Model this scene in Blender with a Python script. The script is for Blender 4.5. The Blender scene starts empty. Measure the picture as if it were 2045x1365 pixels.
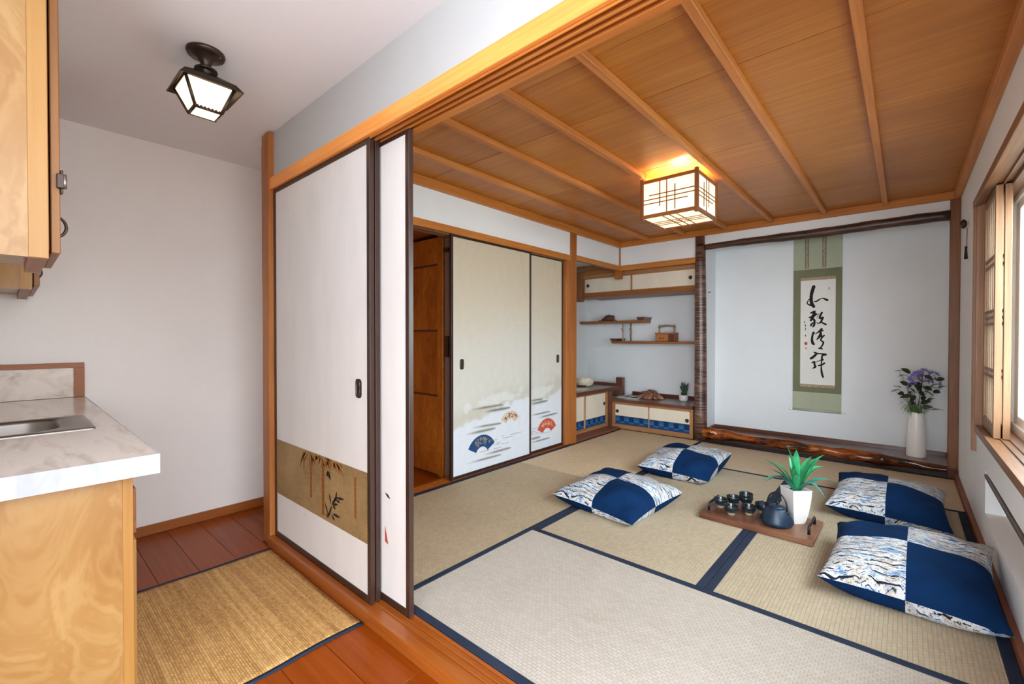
import bpy, bmesh, math, random
import numpy as np
from mathutils import Vector, Matrix
random.seed(7); np.random.seed(7)
scene = bpy.context.scene
C = scene.collection
PI = math.pi

# ---------------------------------------------------------------- camera
cam_d = bpy.data.cameras.new('camera'); cam = bpy.data.objects.new('camera', cam_d); C.objects.link(cam)
cam_d.sensor_width = 36.0; cam_d.sensor_fit = 'HORIZONTAL'; cam_d.lens = 889.83 / 2045 * 36
cam_d.clip_start = 0.02
yaw, pitch, roll = -0.7228, -0.0108, 0.0006
fw = Vector((math.sin(yaw)*math.cos(pitch), math.cos(yaw)*math.cos(pitch), math.sin(pitch)))
r0 = Vector((math.cos(yaw), -math.sin(yaw), 0)); u0 = r0.cross(fw)
rr = math.cos(roll)*r0 + math.sin(roll)*u0; uu = -math.sin(roll)*r0 + math.cos(roll)*u0
mw = Matrix((rr, uu, -fw)).transposed().to_4x4(); mw.translation = Vector((0, 0, 1.15))
cam.matrix_world = mw
scene.camera = cam

# ---------------------------------------------------------------- light
scene.view_settings.view_transform = 'Standard'; scene.view_settings.look = 'None'
scene.view_settings.gamma = 1.0; scene.view_settings.use_curve_mapping = False
scene.view_settings.exposure = 1.13
scene.cycles.diffuse_bounces = 8; scene.cycles.max_bounces = 12
world = bpy.data.worlds.new('overcast_sky'); scene.world = world; world.use_nodes = True
bg = world.node_tree.nodes['Background']; bg.inputs[0].default_value = (0.91, 0.955, 1.0, 1); bg.inputs[1].default_value = 2.9

def area(name, loc, target, sx, sy, power, color=(1, 1, 1), portal=False):
    d = bpy.data.lights.new(name, 'AREA'); d.shape = 'RECTANGLE'; d.size = sx; d.size_y = sy
    d.energy = power; d.color = color
    o = bpy.data.objects.new(name, d); C.objects.link(o); o.location = loc
    o.rotation_euler = (Vector(target) - Vector(loc)).to_track_quat('-Z', 'Y').to_euler()
    if portal: d.cycles.is_portal = True
    return o
def soft_sun(name, d, strength, angle, color):
    l = bpy.data.lights.new(name, 'SUN'); l.energy = strength; l.angle = math.radians(angle); l.color = color
    o = bpy.data.objects.new(name, l); C.objects.link(o); o.rotation_euler = Vector(d).to_track_quat('-Z', 'Y').to_euler(); return o
# added fill suns behind camera, garden daylight, window light, added uplight onto kitchen ceiling
COOL = (0.83, 0.94, 1.06)
soft_sun('fill_sun_behind', (-0.28, 1.0, -0.12), 0.95, 34, COOL)  # soft sun added to light the header and alcoves evenly
soft_sun('fill_sun_behind_left', (0.46, 1.0, -0.10), 1.1, 30, COOL)  # second added sun, fill for the window wall
soft_sun('daylight_from_garden', (-0.9, 0.30, -0.42), 0.45, 40, COOL)
area('window_daylight', (1.25, 2.9, 1.6), (-1.0, 3.6, 0.5), 2.4, 1.5, 42, COOL)
area('ceiling_fill', (-1.25, -0.95, 1.5), (-1.3, -0.85, 2.4), 1.4, 1.2, 46, (0.76, 0.93, 1.13))  # unseen area light added to brighten the kitchen ceiling

# ---------------------------------------------------------------- materials
def lin(h):
    h = h.lstrip('#'); v = [int(h[i:i+2], 16)/255 for i in (0, 2, 4)]
    return tuple(x/12.92 if x <= 0.04045 else ((x+0.055)/1.055)**2.4 for x in v) + (1,)
TINT = {'walnut_tray': (.95, .93, .88), 'cedar_board': (1.04, .99, .76), 'cedar_batten': (1.06, .99, .84), 'amber_trim': (1.05, 1.0, .85), 'amber_trim_long': (1.05, 1.0, .85), 'amber_post': (.98, .95, .85),
        'orange_rail': (1.3, 1.3, 1.15), 'tatami_tan_brightened': (1.2, 1.2, 1.2), 'birch_plywood': (.71, .66, .55), 'birch_stile': (.71, .66, .55), 'cherry_floor': (.86, .82, .45), 'cherry_sill': (.86, .84, .66),
        'kitchen_baseboard': (1.0, .95, .85), 'tatami_sheen_pale': (.88, .88, .88), 'tatami_straw_long': (.9, .9, .9), 'tatami_straw': (1.1, 1.1, 1.1), 'amber_plywood': (1.12, 1.08, .95)}
def tinted(name, *cols):
    """overall tint of a material's listed tones"""
    k = TINT.get(name)
    return [c if (k is None or c is None) else tuple(min(1, x*q**2.2) for x, q in zip(lin(c)[:3], k))+(1,) for c in cols]
def N(nt, t, **kw):
    n = nt.nodes.new(t)
    for k, v in kw.items(): setattr(n, k, v)
    return n
def mat_base(name, rough=0.6, spec=0.5, metal=0.0):
    m = bpy.data.materials.new(name); m.use_nodes = True
    b = m.node_tree.nodes['Principled BSDF']
    b.inputs['Roughness'].default_value = rough; b.inputs['Specular IOR Level'].default_value = spec; b.inputs['Metallic'].default_value = metal
    return m, m.node_tree, b
def coords(nt, scale=(1, 1, 1), rot=(0, 0, 0), rnd=True, kind='Object'):
    tc = N(nt, 'ShaderNodeTexCoord'); mp = N(nt, 'ShaderNodeMapping')
    mp.inputs['Scale'].default_value = scale; mp.inputs['Rotation'].default_value = rot
    if rnd:
        oi = N(nt, 'ShaderNodeObjectInfo'); vm = N(nt, 'ShaderNodeVectorMath', operation='SCALE')
        cb = N(nt, 'ShaderNodeCombineXYZ')
        for i in range(3): nt.links.new(oi.outputs['Random'], cb.inputs[i])
        nt.links.new(cb.outputs[0], vm.inputs[0]); vm.inputs['Scale'].default_value = 23.0
        ad = N(nt, 'ShaderNodeVectorMath', operation='ADD')
        nt.links.new(tc.outputs[kind], ad.inputs[0]); nt.links.new(vm.outputs[0], ad.inputs[1]); nt.links.new(ad.outputs[0], mp.inputs[0])
    else: nt.links.new(tc.outputs[kind], mp.inputs[0])
    return mp.outputs[0]
def ramp(nt, fac, stops):
    r = N(nt, 'ShaderNodeValToRGB'); e = r.color_ramp.elements
    while len(e) < len(stops): e.new(0.5)
    for i, (p, c) in enumerate(stops): e[i].position = p; e[i].color = lin(c) if isinstance(c, str) else c
    nt.links.new(fac, r.inputs[0]); return r.outputs[0]
def bump(nt, b, h, strength=0.3, dist=0.002):
    bp_ = N(nt, 'ShaderNodeBump'); bp_.inputs['Strength'].default_value = strength; bp_.inputs['Distance'].default_value = dist
    nt.links.new(h, bp_.inputs['Height']); nt.links.new(bp_.outputs[0], b.inputs['Normal'])
def noise(nt, vec, scale=5, detail=4, rough=0.55, dist=0.0):
    n = N(nt, 'ShaderNodeTexNoise'); n.inputs['Scale'].default_value = scale; n.inputs['Detail'].default_value = detail
    n.inputs['Roughness'].default_value = rough; n.inputs['Distortion'].default_value = dist
    nt.links.new(vec, n.inputs['Vector']); return n.outputs['Fac']
def math_n(nt, op, a, b=None, c=None):
    n = N(nt, 'ShaderNodeMath', operation=op)
    for i, v in enumerate((a, b, c)):
        if v is None: continue
        if isinstance(v, (int, float)): n.inputs[i].default_value = v
        else: nt.links.new(v, n.inputs[i])
    return n.outputs[0]
def plain(name, col, rough=0.6, spec=0.5, metal=0.0, var=0.0, vscale=8, bmp=0.0, bscale=60):
    m, nt, b = mat_base(name, rough, spec, metal)
    c = lin(col)
    if var:
        f = noise(nt, coords(nt), vscale, 4)
        lo = tuple(x*(1-var) for x in c[:3])+(1,); hi = tuple(min(1, x*(1+var)) for x in c[:3])+(1,)
        nt.links.new(ramp(nt, f, [(0.3, lo), (0.7, hi)]), b.inputs['Base Color'])
    else: b.inputs['Base Color'].default_value = c
    if bmp: bump(nt, b, noise(nt, coords(nt, rnd=False), bscale, 3), bmp, 0.003)
    return m
def wood(name, c1, c2, c3=None, axis='x', fine=1.0, rough=0.45, spec=0.4, bmp=0.12, blotch=0.25, coat=0.0):
    c1, c2, c3 = tinted(name, c1, c2, c3)
    m, nt, b = mat_base(name, rough, spec)
    ai = 'xyz'.index(axis); s = [9*fine]*3; s[ai] = 0.5*fine
    v = coords(nt, tuple(s))
    n1 = noise(nt, v, 3.2, 6, 0.62, 0.5)
    s2 = [55*fine]*3; s2[ai] = 1.3*fine
    n2 = noise(nt, coords(nt, tuple(s2)), 1.6, 3, 0.5)
    n3 = noise(nt, coords(nt, (1.3, 1.3, 1.3)), 1.0, 2)
    f = math_n(nt, 'MULTIPLY_ADD', n2, 0.45, math_n(nt, 'MULTIPLY', n1, 0.55))
    f = math_n(nt, 'MULTIPLY_ADD', math_n(nt, 'SUBTRACT', n3, 0.5), blotch*2, f)
    st = [(0.3, c1), (0.68, c2)] if c3 is None else [(0.28, c1), (0.5, c2), (0.7, c3)]
    nt.links.new(ramp(nt, f, st), b.inputs['Base Color'])
    if bmp: bump(nt, b, n2, bmp, 0.0015)
    if coat: b.inputs['Coat Weight'].default_value = coat; b.inputs['Coat Roughness'].default_value = 0.12
    return m
def figured(name, c1, c2, c3, axis='z', rough=0.4, sc=1.0, dist=2.5):
    c1, c2, c3 = tinted(name, c1, c2, c3)
    m, nt, b = mat_base(name, rough, 0.5)
    ai = 'xyz'.index(axis); s = [2.4*sc]*3; s[ai] = 0.9*sc
    v = coords(nt, tuple(s)); n1 = noise(nt, v, 1.6, 5, 0.55, dist)
    w = N(nt, 'ShaderNodeMath', operation='SINE'); nt.links.new(math_n(nt, 'MULTIPLY', n1, 46), w.inputs[0])
    n2 = noise(nt, coords(nt, tuple(x*1.1 for x in s)), 1.3, 3)
    f = math_n(nt, 'MULTIPLY_ADD', w.outputs[0], 0.055, math_n(nt, 'MULTIPLY_ADD', n1, 0.35, math_n(nt, 'MULTIPLY', n2, 0.65)))
    nt.links.new(ramp(nt, f, [(0.3, c1), (0.5, c2), (0.68, c3)]), b.inputs['Base Color'])
    return m
M = {}
M['wall'] = plain('white_plaster', '#e8ebec', 0.9, 0.2, var=0.025, vscale=2, bmp=0.25, bscale=140)
M['wall_head'] = plain('header_plaster_dimmed', '#bbbcbb', 0.9, 0.2, var=0.02, vscale=2, bmp=0.2, bscale=140)  # same white plaster, darkened to offset the strong light on the header
M['wall_kit'] = plain('textured_cream_wall', '#ece8e4', 0.85, 0.25, var=0.03, vscale=1.5, bmp=0.5, bscale=110)
M['ceil_kit'] = plain('kitchen_ceiling_paint', '#eef1f4', 0.9, 0.2)
M['wall_toko'] = plain('grey_white_plaster', '#dfe2e3', 0.9, 0.2, var=0.03, vscale=2, bmp=0.3, bscale=160)
M['ceil'] = wood('cedar_board', '#9a6230', '#ad7338', '#bd8548', 'x', 0.8, 0.38, 0.5, 0.05, 0.30)
M['batten_y'] = wood('cedar_batten', '#a2693c', '#b67d4c', '#c6905e', 'y', 1.2, 0.45)
M['trim_x'] = wood('amber_trim', '#9f6230', '#b4753c', '#c2874e', 'x', 1.2, 0.42)
M['trim_y'] = wood('amber_trim_long', '#9f6230', '#b4753c', '#c2874e', 'y', 1.2, 0.42)
M['trim_z'] = wood('amber_post', '#92562a', '#a66734', '#b67a46', 'z', 1.2, 0.42)
M['rail_x'] = wood('orange_rail', '#b06c34', '#c07c42', '#cd8d54', 'x', 1.0, 0.4)
M['brown_z'] = wood('brown_trim', '#6b4024', '#84522e', '#96623a', 'z', 1.2, 0.45)
M['door_edge'] = wood('amber_door_edge', '#7a4c20', '#90602c', None, 'z', 1.2, 0.4)
M['win_z'] = wood('window_wood', '#80583a', '#98704e', '#aa8260', 'z', 1.2, 0.4)
M['win_slat'] = wood('window_slat', '#8a7058', '#a0866c', None, 'z', 1.2, 0.5)
M['brown_y'] = wood('brown_sill', '#6e4a30', '#865e40', '#987050', 'y', 1.2, 0.4)
M['dark_x'] = wood('dark_walnut', '#4a2819', '#5d3524', '#6b4230', 'x', 1.0, 0.3, 0.5, coat=0.3)
M['dark_y'] = wood('dark_walnut_long', '#4a2819', '#5d3524', '#6b4230', 'y', 1.0, 0.3, 0.5, coat=0.3)
M['redwood'] = wood('red_baseboard', '#74402a', '#8a5034', None, 'y', 1.0, 0.45)
M['base_kit'] = wood('kitchen_baseboard', '#8a4f24', '#a0622f', None, 'y', 1.0, 0.4)
M['lacquer'] = plain('brown_lacquer', '#3a2720', 0.32, 0.5, var=0.08)
M['lacquer_dark'] = plain('black_brown_lacquer', '#33241f', 0.3, 0.5, var=0.08)
M['floor_kit'] = wood('cherry_floor', '#8c4014', '#a24c18', '#b45a22', 'x', 0.9, 0.32, 0.25, 0.04, 0.2)
M['sill_kit'] = wood('cherry_sill', '#9c4d1e', '#b05e2a', '#c1703a', 'x', 0.9, 0.3, 0.5, 0.05, coat=0.2)
M['birch'] = figured('birch_plywood', '#bd8a50', '#d7ac74', '#ecca9a', 'z', 0.3, 1.0, 2.4)
M['birch_z'] = wood('birch_stile', '#d39c5a', '#dfae6e', '#e8bc80', 'z', 1.0, 0.35)
M['birch_edge'] = wood('birch_end', '#8a6450', '#9c7560', None, 'x', 1.2, 0.5)
M['ply_dark'] = figured('amber_plywood', '#7a4012', '#965519', '#ac6a28', 'z', 0.4, 1.6, 1.5)
M['tray'] = wood('walnut_tray', '#54301f', '#744a38', '#8c6450', 'x', 1.0, 0.35, blotch=0.5)
M['blackmetal'] = plain('black_metal', '#2a2726', 0.4, 0.5, 0.6)
M['bronze'] = plain('aged_bronze', '#443830', 0.35, 0.6, 0.7, var=0.15)
M['steel'] = plain('brushed_steel', '#8e8782', 0.36, 0.5, 1.0, var=0.05)
M['white_ceramic'] = plain('white_ceramic', '#dad8d4', 0.2, 0.5)
M['pale_ceramic'] = plain('cream_ceramic', '#f4f0ea', 0.25, 0.5)
M['vinyl'] = plain('white_vinyl', '#f0f2f4', 0.4, 0.5)
M['black'] = plain('black_print', '#23211f', 0.8, 0.2)
M['cord'] = plain('dark_cord', '#2d2420', 0.8, 0.2)
M['niche'] = plain('niche_plaster', '#cfc6bb', 0.85, 0.2)
M['metal_strip'] = plain('brown_metal_strip', '#5e4a3e', 0.35, 0.5, 0.5)
M['paperwhite'] = plain('white_paper', '#e6e6e2', 0.8, 0.2)
def paper(name, col, sc=300, v=0.05):
    m, nt, b = mat_base(name, 0.85, 0.2); c = lin(col)
    f = noise(nt, coords(nt, (1, 1, 3.0)), sc, 3); g = noise(nt, coords(nt, (1, 1, 0.3)), 9, 3)
    f = math_n(nt, 'MULTIPLY_ADD', f, 0.5, math_n(nt, 'MULTIPLY', g, 0.5))
    nt.links.new(ramp(nt, f, [(0.35, tuple(x*(1-v) for x in c[:3])+(1,)), (0.65, tuple(min(1, x*(1+v)) for x in c[:3])+(1,))]), b.inputs['Base Color'])
    bump(nt, b, f, 0.1, 0.001); return m
M['fusuma'] = paper('fusuma_paper', '#e4e2df')
M['cream_paper'] = paper('cream_paper', '#ddd2be')
M['scroll_green'] = paper('moss_silk', '#74755a', 500, 0.12)
M['scroll_pale'] = paper('pale_green_silk', '#a6ab94', 400, 0.05)
M['scroll_paper'] = paper('scroll_paper', '#dcdad3', 300, 0.03)
def brocade():
    m, nt, b = mat_base('brocade', 0.7, 0.3)
    f = noise(nt, coords(nt), 160, 2); nt.links.new(ramp(nt, f, [(0.42, '#8a7358'), (0.5, '#c9b99c'), (0.6, '#6d5b46')]), b.inputs['Base Color']); return m
M['brocade'] = brocade()
def painted(name, rough=0.8):
    m, nt, b = mat_base(name, rough, 0.25); a = N(nt, 'ShaderNodeAttribute', attribute_name='pigment')
    f = noise(nt, coords(nt, (1, 1, 2.5)), 240, 2)
    mx = N(nt, 'ShaderNodeMix', data_type='RGBA', blend_type='MULTIPLY'); mx.inputs[0].default_value = 0.35
    nt.links.new(a.outputs['Color'], mx.inputs[6]); nt.links.new(ramp(nt, f, [(0.3, '#d8d8d8'), (0.6, '#ffffff')]), mx.inputs[7])
    nt.links.new(mx.outputs[2], b.inputs['Base Color']); return m
M['painted'] = painted('painted_paper')
def tatami(name, c1, c2, c3, along='x', fleck=0.5):
    c1, c2, c3 = tinted(name, c1, c2, c3); m, nt, b = mat_base(name, 0.62, 0.3)
    v = coords(nt, (1, 1, 1), (0, 0, 0 if along == 'x' else PI/2), rnd=False)
    br = N(nt, 'ShaderNodeTexBrick'); br.offset = 0.5
    br.inputs['Scale'].default_value = 1.0; br.inputs['Brick Width'].default_value = 0.021; br.inputs['Row Height'].default_value = 0.0145
    br.inputs['Mortar Size'].default_value = 0.0016; br.inputs['Mortar Smooth'].default_value = 0.9; br.inputs['Bias'].default_value = 0
    br.inputs['Color1'].default_value = (1, 1, 1, 1); br.inputs['Color2'].default_value = (0.55, 0.55, 0.55, 1); br.inputs['Mortar'].default_value = (0, 0, 0, 1)
    nt.links.new(v, br.inputs['Vector'])
    sv = (2, 45, 1) if along == 'x' else (45, 2, 1)
    n = noise(nt, coords(nt, sv, rnd=True), 6, 4); n0 = noise(nt, coords(nt), 1.2, 3)
    f = math_n(nt, 'MULTIPLY_ADD', n, 0.35, math_n(nt, 'MULTIPLY_ADD', br.outputs['Color'], 0.28, math_n(nt, 'MULTIPLY', n0, 0.37)))
    nt.links.new(ramp(nt, f, [(0.22, c1), (0.5, c2), (0.68, c3)]), b.inputs['Base Color'])
    bump(nt, b, math_n(nt, 'SUBTRACT', 1.0, br.outputs['Fac']), 0.5, 0.0015); return m
M['tat_sheen_x'] = tatami('tatami_sheen_pale', '#aa9c8a', '#cabfb1', '#d6cdc2', 'x')  # straw made paler to stand in for light sheen on its weave
M['tat_y'] = tatami('tatami_straw_long', '#9d8b6e', '#bfae92', '#cdbea4', 'y')
M['tat_x'] = tatami('tatami_straw', '#95816a', '#b19c80', '#c0ac90', 'x')
M['tat_tan_y'] = tatami('tatami_tan', '#8f7c62', '#ad9a7d', '#bca98c', 'y')
M['tat_bright_y'] = tatami('tatami_tan_brightened', '#8f7c62', '#ad9a7d', '#bca98c', 'y')  # same tan straw, brightened to make up for weak light far back
def cloth(name, c1, c2, sc=900, rough=0.75, sheen=0.0):
    m, nt, b = mat_base(name, rough, 0.1)
    f = noise(nt, coords(nt, rnd=False), sc, 2); g = noise(nt, coords(nt), 6, 3)
    f = math_n(nt, 'MULTIPLY_ADD', f, 0.5, math_n(nt, 'MULTIPLY', g, 0.5))
    nt.links.new(ramp(nt, f, [(0.35, c1), (0.65, c2)]), b.inputs['Base Color'])
    if sheen: b.inputs['Sheen Weight'].default_value = sheen
    bump(nt, b, f, 0.15, 0.001); return m
M['border'] = cloth('navy_border', '#232a3a', '#303849')
M['blue'] = cloth('indigo_cloth', '#051f40', '#092b52', rough=0.9)
def print_cloth():
    m, nt, b = mat_base('wave_print', 0.75, 0.25)
    tc = N(nt, 'ShaderNodeUVMap'); sp = N(nt, 'ShaderNodeSeparateXYZ')
    nt.links.new(tc.outputs[0], sp.inputs[0])
    def uvn(sx, sy, scale, det=3, dist=0.0):
        mp = N(nt, 'ShaderNodeMapping'); mp.inputs['Scale'].default_value = (sx, sy, 1); nt.links.new(tc.outputs[0], mp.inputs[0]); return noise(nt, mp.outputs[0], scale, det, 0.55, dist)
    warp = uvn(4, 4, 1.0, 3)
    def stripes(freq, amp, width, mask=None):
        p = math_n(nt, 'MULTIPLY_ADD', sp.outputs[1], freq, math_n(nt, 'MULTIPLY', warp, amp))
        fr = math_n(nt, 'ABSOLUTE', math_n(nt, 'SUBTRACT', math_n(nt, 'FRACT', p), 0.5))
        w = math_n(nt, 'MULTIPLY', uvn(7, 14, 1.0, 2), width*2)
        s = N(nt, 'ShaderNodeMath', operation='LESS_THAN'); nt.links.new(fr, s.inputs[0]); nt.links.new(w, s.inputs[1]); return s.outputs[0]
    bold = math_n(nt, 'MULTIPLY', stripes(21, 3.0, 0.085), math_n(nt, 'GREATER_THAN', uvn(5, 12, 1.3), 0.47))
    thin = math_n(nt, 'MULTIPLY', stripes(75, 13.0, 0.15), math_n(nt, 'GREATER_THAN', uvn(22, 50, 1.0), 0.5))
    base = ramp(nt, uvn(9, 22, 1.0, 4, 0.5), [(0.36, '#7f9dbd'), (0.44, '#c3cad4'), (0.53, '#d0d0cf'), (0.61, '#bfb4a4'), (0.69, '#97a8bf')])
    dots = ramp(nt, uvn(120, 120, 1.0, 2), [(0.36, '#3a4152'), (0.42, '#ffffff')])
    def mul(a, c, f):
        x = N(nt, 'ShaderNodeMix', data_type='RGBA', blend_type='MULTIPLY')
        if isinstance(f, float): x.inputs[0].default_value = f
        else: nt.links.new(f, x.inputs[0])
        nt.links.new(a, x.inputs[6])
        if isinstance(c, str): x.inputs[7].default_value = lin(c)
        else: nt.links.new(c, x.inputs[7])
        return x.outputs[2]
    c = mul(base, dots, 0.75); c = mul(c, '#51627c', thin); c = mul(c, '#1a2030', bold)
    nt.links.new(c, b.inputs['Base Color']); return m
M['print'] = print_cloth()
def mat_weave():
    m, nt, b = mat_base('seagrass_weave', 0.6, 0.35)
    v = coords(nt, rnd=False)
    br = N(nt, 'ShaderNodeTexBrick'); br.offset = 0.5
    for k, x in (('Scale', 1.0), ('Brick Width', 0.016), ('Row Height', 0.0085), ('Mortar Size', 0.0014), ('Mortar Smooth', 0.8)): br.inputs[k].default_value = x
    br.inputs['Color1'].default_value = (1, 1, 1, 1); br.inputs['Color2'].default_value = (0.35, 0.35, 0.35, 1); br.inputs['Mortar'].default_value = (0, 0, 0, 1)
    nt.links.new(v, br.inputs['Vector'])
    n = noise(nt, coords(nt, (0.8, 55, 1)), 1.2, 3); n2 = noise(nt, coords(nt, (4, 4, 4)), 1, 3)
    f = math_n(nt, 'MULTIPLY_ADD', n, 0.5, math_n(nt, 'MULTIPLY_ADD', br.outputs['Color'], 0.25, math_n(nt, 'MULTIPLY', n2, 0.2)))
    nt.links.new(ramp(nt, f, [(0.28, '#94693a'), (0.48, '#c49558'), (0.68, '#e2ba7c')]), b.inputs['Base Color'])
    bump(nt, b, math_n(nt, 'SUBTRACT', 1.0, br.outputs['Fac']), 0.6, 0.002); return m
M['weave'] = mat_weave()
def marble(name, base, vein):
    m, nt, b = mat_base(name, 0.18, 0.5)
    f = noise(nt, coords(nt, (2.0, 9, 4), rnd=False), 1.6, 6, 0.6, 0.8)
    nt.links.new(ramp(nt, f, [(0.36, vein), (0.5, base), (0.75, base)]), b.inputs['Base Color']); return m
M['marble'] = marble('beige_marble_laminate', '#d9cdc2', '#c3b4a6')
M['marble_edge'] = marble('white_marble_edge', '#b2b6b9', '#a4a9ad')
def marble2():
    m, nt, b = mat_base('backsplash_marble', 0.3, 0.5)
    f = noise(nt, coords(nt, (1, 1, 1.5), rnd=False), 9, 5, 0.6, 0.6)
    nt.links.new(ramp(nt, f, [(0.34, '#a79486'), (0.44, '#c9b8a9'), (0.58, '#d6c8bb')]), b.inputs['Base Color']); return m
M['backsplash'] = marble2()
def emit(name, col, strength, rough=0.6):
    m, nt, b = mat_base(name, rough); b.inputs['Base Color'].default_value = lin(col)
    b.inputs['Emission Color'].default_value = lin(col); b.inputs['Emission Strength'].default_value = strength; return m
M['lamp_paper'] = emit('lit_shade_paper', '#ffe6bd', 0.56)
M['lamp_glass'] = emit('lit_milk_glass', '#ffeccc', 0.55)
def glass_pane():
    m = bpy.data.materials.new('window_glass'); m.use_nodes = True; nt = m.node_tree; nt.nodes.clear()
    o = N(nt, 'ShaderNodeOutputMaterial'); t = N(nt, 'ShaderNodeBsdfTransparent'); g = N(nt, 'ShaderNodeBsdfGlossy'); g.inputs['Roughness'].default_value = 0.02
    t.inputs[0].default_value = (0.95, 0.98, 0.97, 1); x = N(nt, 'ShaderNodeMixShader'); x.inputs[0].default_value = 0.06
    nt.links.new(t.outputs[0], x.inputs[1]); nt.links.new(g.outputs[0], x.inputs[2]); nt.links.new(x.outputs[0], o.inputs[0]); return m
M['glass'] = glass_pane()
def log_mat(name, c1, c2, c3, rough, axis='x', sc=6):
    m, nt, b = mat_base(name, rough, 0.6); s = [sc]*3; s['xyz'.index(axis)] = sc*0.22
    f = noise(nt, coords(nt, tuple(s)), 1.6, 6, 0.6, 1.2)
    nt.links.new(ramp(nt, f, [(0.38, c1), (0.5, c2), (0.62, c3)]), b.inputs['Base Color'])
    bump(nt, b, f, 0.4, 0.006); return m
M['log'] = log_mat('polished_log', '#210d07', '#69300f', '#a8581c', 0.13, 'x', 8)
M['bark'] = log_mat('dark_bark_log', '#2a1c15', '#40291c', '#57382a', 0.4, 'x', 9)
M['driftwood'] = log_mat('gnarled_root', '#4a2c20', '#80533c', '#b08468', 0.6, 'z', 14)
M['twig'] = log_mat('twig_bark', '#6a5442', '#93796a', '#b7a08c', 0.6, 'z', 20)
def cherry_bark():
    m, nt, b = mat_base('cherry_bark', 0.32, 0.6)
    v = coords(nt, (5, 5, 200), rnd=False); f = noise(nt, v, 1.0, 3, 0.55, 0.3)
    g = noise(nt, coords(nt, (2, 2, 14), rnd=False), 1.0, 3)
    f = math_n(nt, 'MULTIPLY_ADD', f, 0.7, math_n(nt, 'MULTIPLY', g, 0.3))
    nt.links.new(ramp(nt, f, [(0.40, '#24120d'), (0.50, '#4a2a20'), (0.56, '#9a7866'), (0.62, '#4f3024')]), b.inputs['Base Color'])
    bump(nt, b, f, 0.5, 0.003); return m
M['cherry'] = cherry_bark()
def leafm(name, c1, c2, rough=0.4):
    m, nt, b = mat_base(name, rough, 0.5); f = noise(nt, coords(nt, (8, 8, 8)), 2, 3)
    nt.links.new(ramp(nt, f, [(0.3, c1), (0.7, c2)]), b.inputs['Base Color']); return m
M['leaf'] = leafm('dracaena_leaf', '#1f7a4a', '#3fae72')
M['leaf_edge'] = leafm('dracaena_blue_leaf', '#2a6a62', '#3f9178')
M['leaf_dark'] = leafm('dark_leaf', '#1d2a1c', '#2f4029')
M['grass_leaf'] = leafm('fresh_grass_leaf', '#3f6a2a', '#6f9a45')
M['succulent'] = leafm('succulent_leaf', '#26402c', '#48664a')
M['petal'] = leafm('violet_petal', '#5f5aa0', '#8f8cd0', 0.6)
M['petal_dark'] = leafm('purple_stalk', '#4a3558', '#6a5590', 0.6)
M['pebble'] = plain('pebble_soil', '#5a5048', 0.7, 0.3, var=0.5, vscale=90)
M['stone'] = plain('brown_stone', '#5a3a28', 0.6, 0.3, var=0.3, vscale=30)
M['teapot'] = plain('blue_black_iron', '#1d2f42', 0.38, 0.5, 0.2, var=0.12)
def cupm():
    m, nt, b = mat_base('dark_glaze', 0.12, 0.6); tc = N(nt, 'ShaderNodeTexCoord'); s = N(nt, 'ShaderNodeSeparateXYZ'); nt.links.new(tc.outputs['Object'], s.inputs[0])
    f = math_n(nt, 'MULTIPLY_ADD', noise(nt, tc.outputs['Object'], 60, 2), 0.012, s.outputs[2])
    nt.links.new(ramp(nt, math_n(nt, 'MULTIPLY', f, 14), [(0.24, '#b5ab93'), (0.32, '#39403c'), (0.6, '#1b2226')]), b.inputs['Base Color']); return m
M['cup'] = cupm()
def boxwood(): return wood('tool_box_wood', '#8a4f2a', '#a8683c', '#b87a4c', 'x', 1.5, 0.45)
M['boxwood'] = boxwood()
M['bowl'] = plain('cream_stoneware', '#f0e0c6', 0.35, 0.5, var=0.25, vscale=14)
M['seal'] = plain('seal_red', '#b05040', 0.8, 0.2); M['seal_pale'] = plain('faded_seal', '#d9b0a0', 0.8, 0.2)
M['orange_ink'] = plain('ochre_ink', '#8a5626', 0.8, 0.2); M['dark_ink'] = plain('black_ink', '#2c241c', 0.8, 0.2)
M['red_scrap'] = plain('vermilion_print', '#b5432c', 0.8, 0.2)
def linen():
    m, nt, b = mat_base('gold_linen', 0.6, 0.35)
    f = noise(nt, coords(nt, (300, 1, 14), rnd=False), 1.0, 2); g = noise(nt, coords(nt, (14, 1, 300), rnd=False), 1.0, 2); h = noise(nt, coords(nt, rnd=False), 3.0, 3)
    f = math_n(nt, 'MULTIPLY_ADD', math_n(nt, 'ADD', f, g), 0.3, math_n(nt, 'MULTIPLY', h, 0.4))
    nt.links.new(ramp(nt, f, [(0.38, '#7f6642'), (0.5, '#9c8056'), (0.62, '#b3966a')]), b.inputs['Base Color']); return m
M['linen'] = linen()
M['door_back'] = plain('mauve_backing', '#8c7468', 0.8, 0.2)
M['hedge'] = leafm('hedge_leaf', '#2f4a2a', '#6f8f5a', 0.6)
M['garden'] = plain('pale_paving', '#b8b4a8', 0.8, 0.2, var=0.1)

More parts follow.
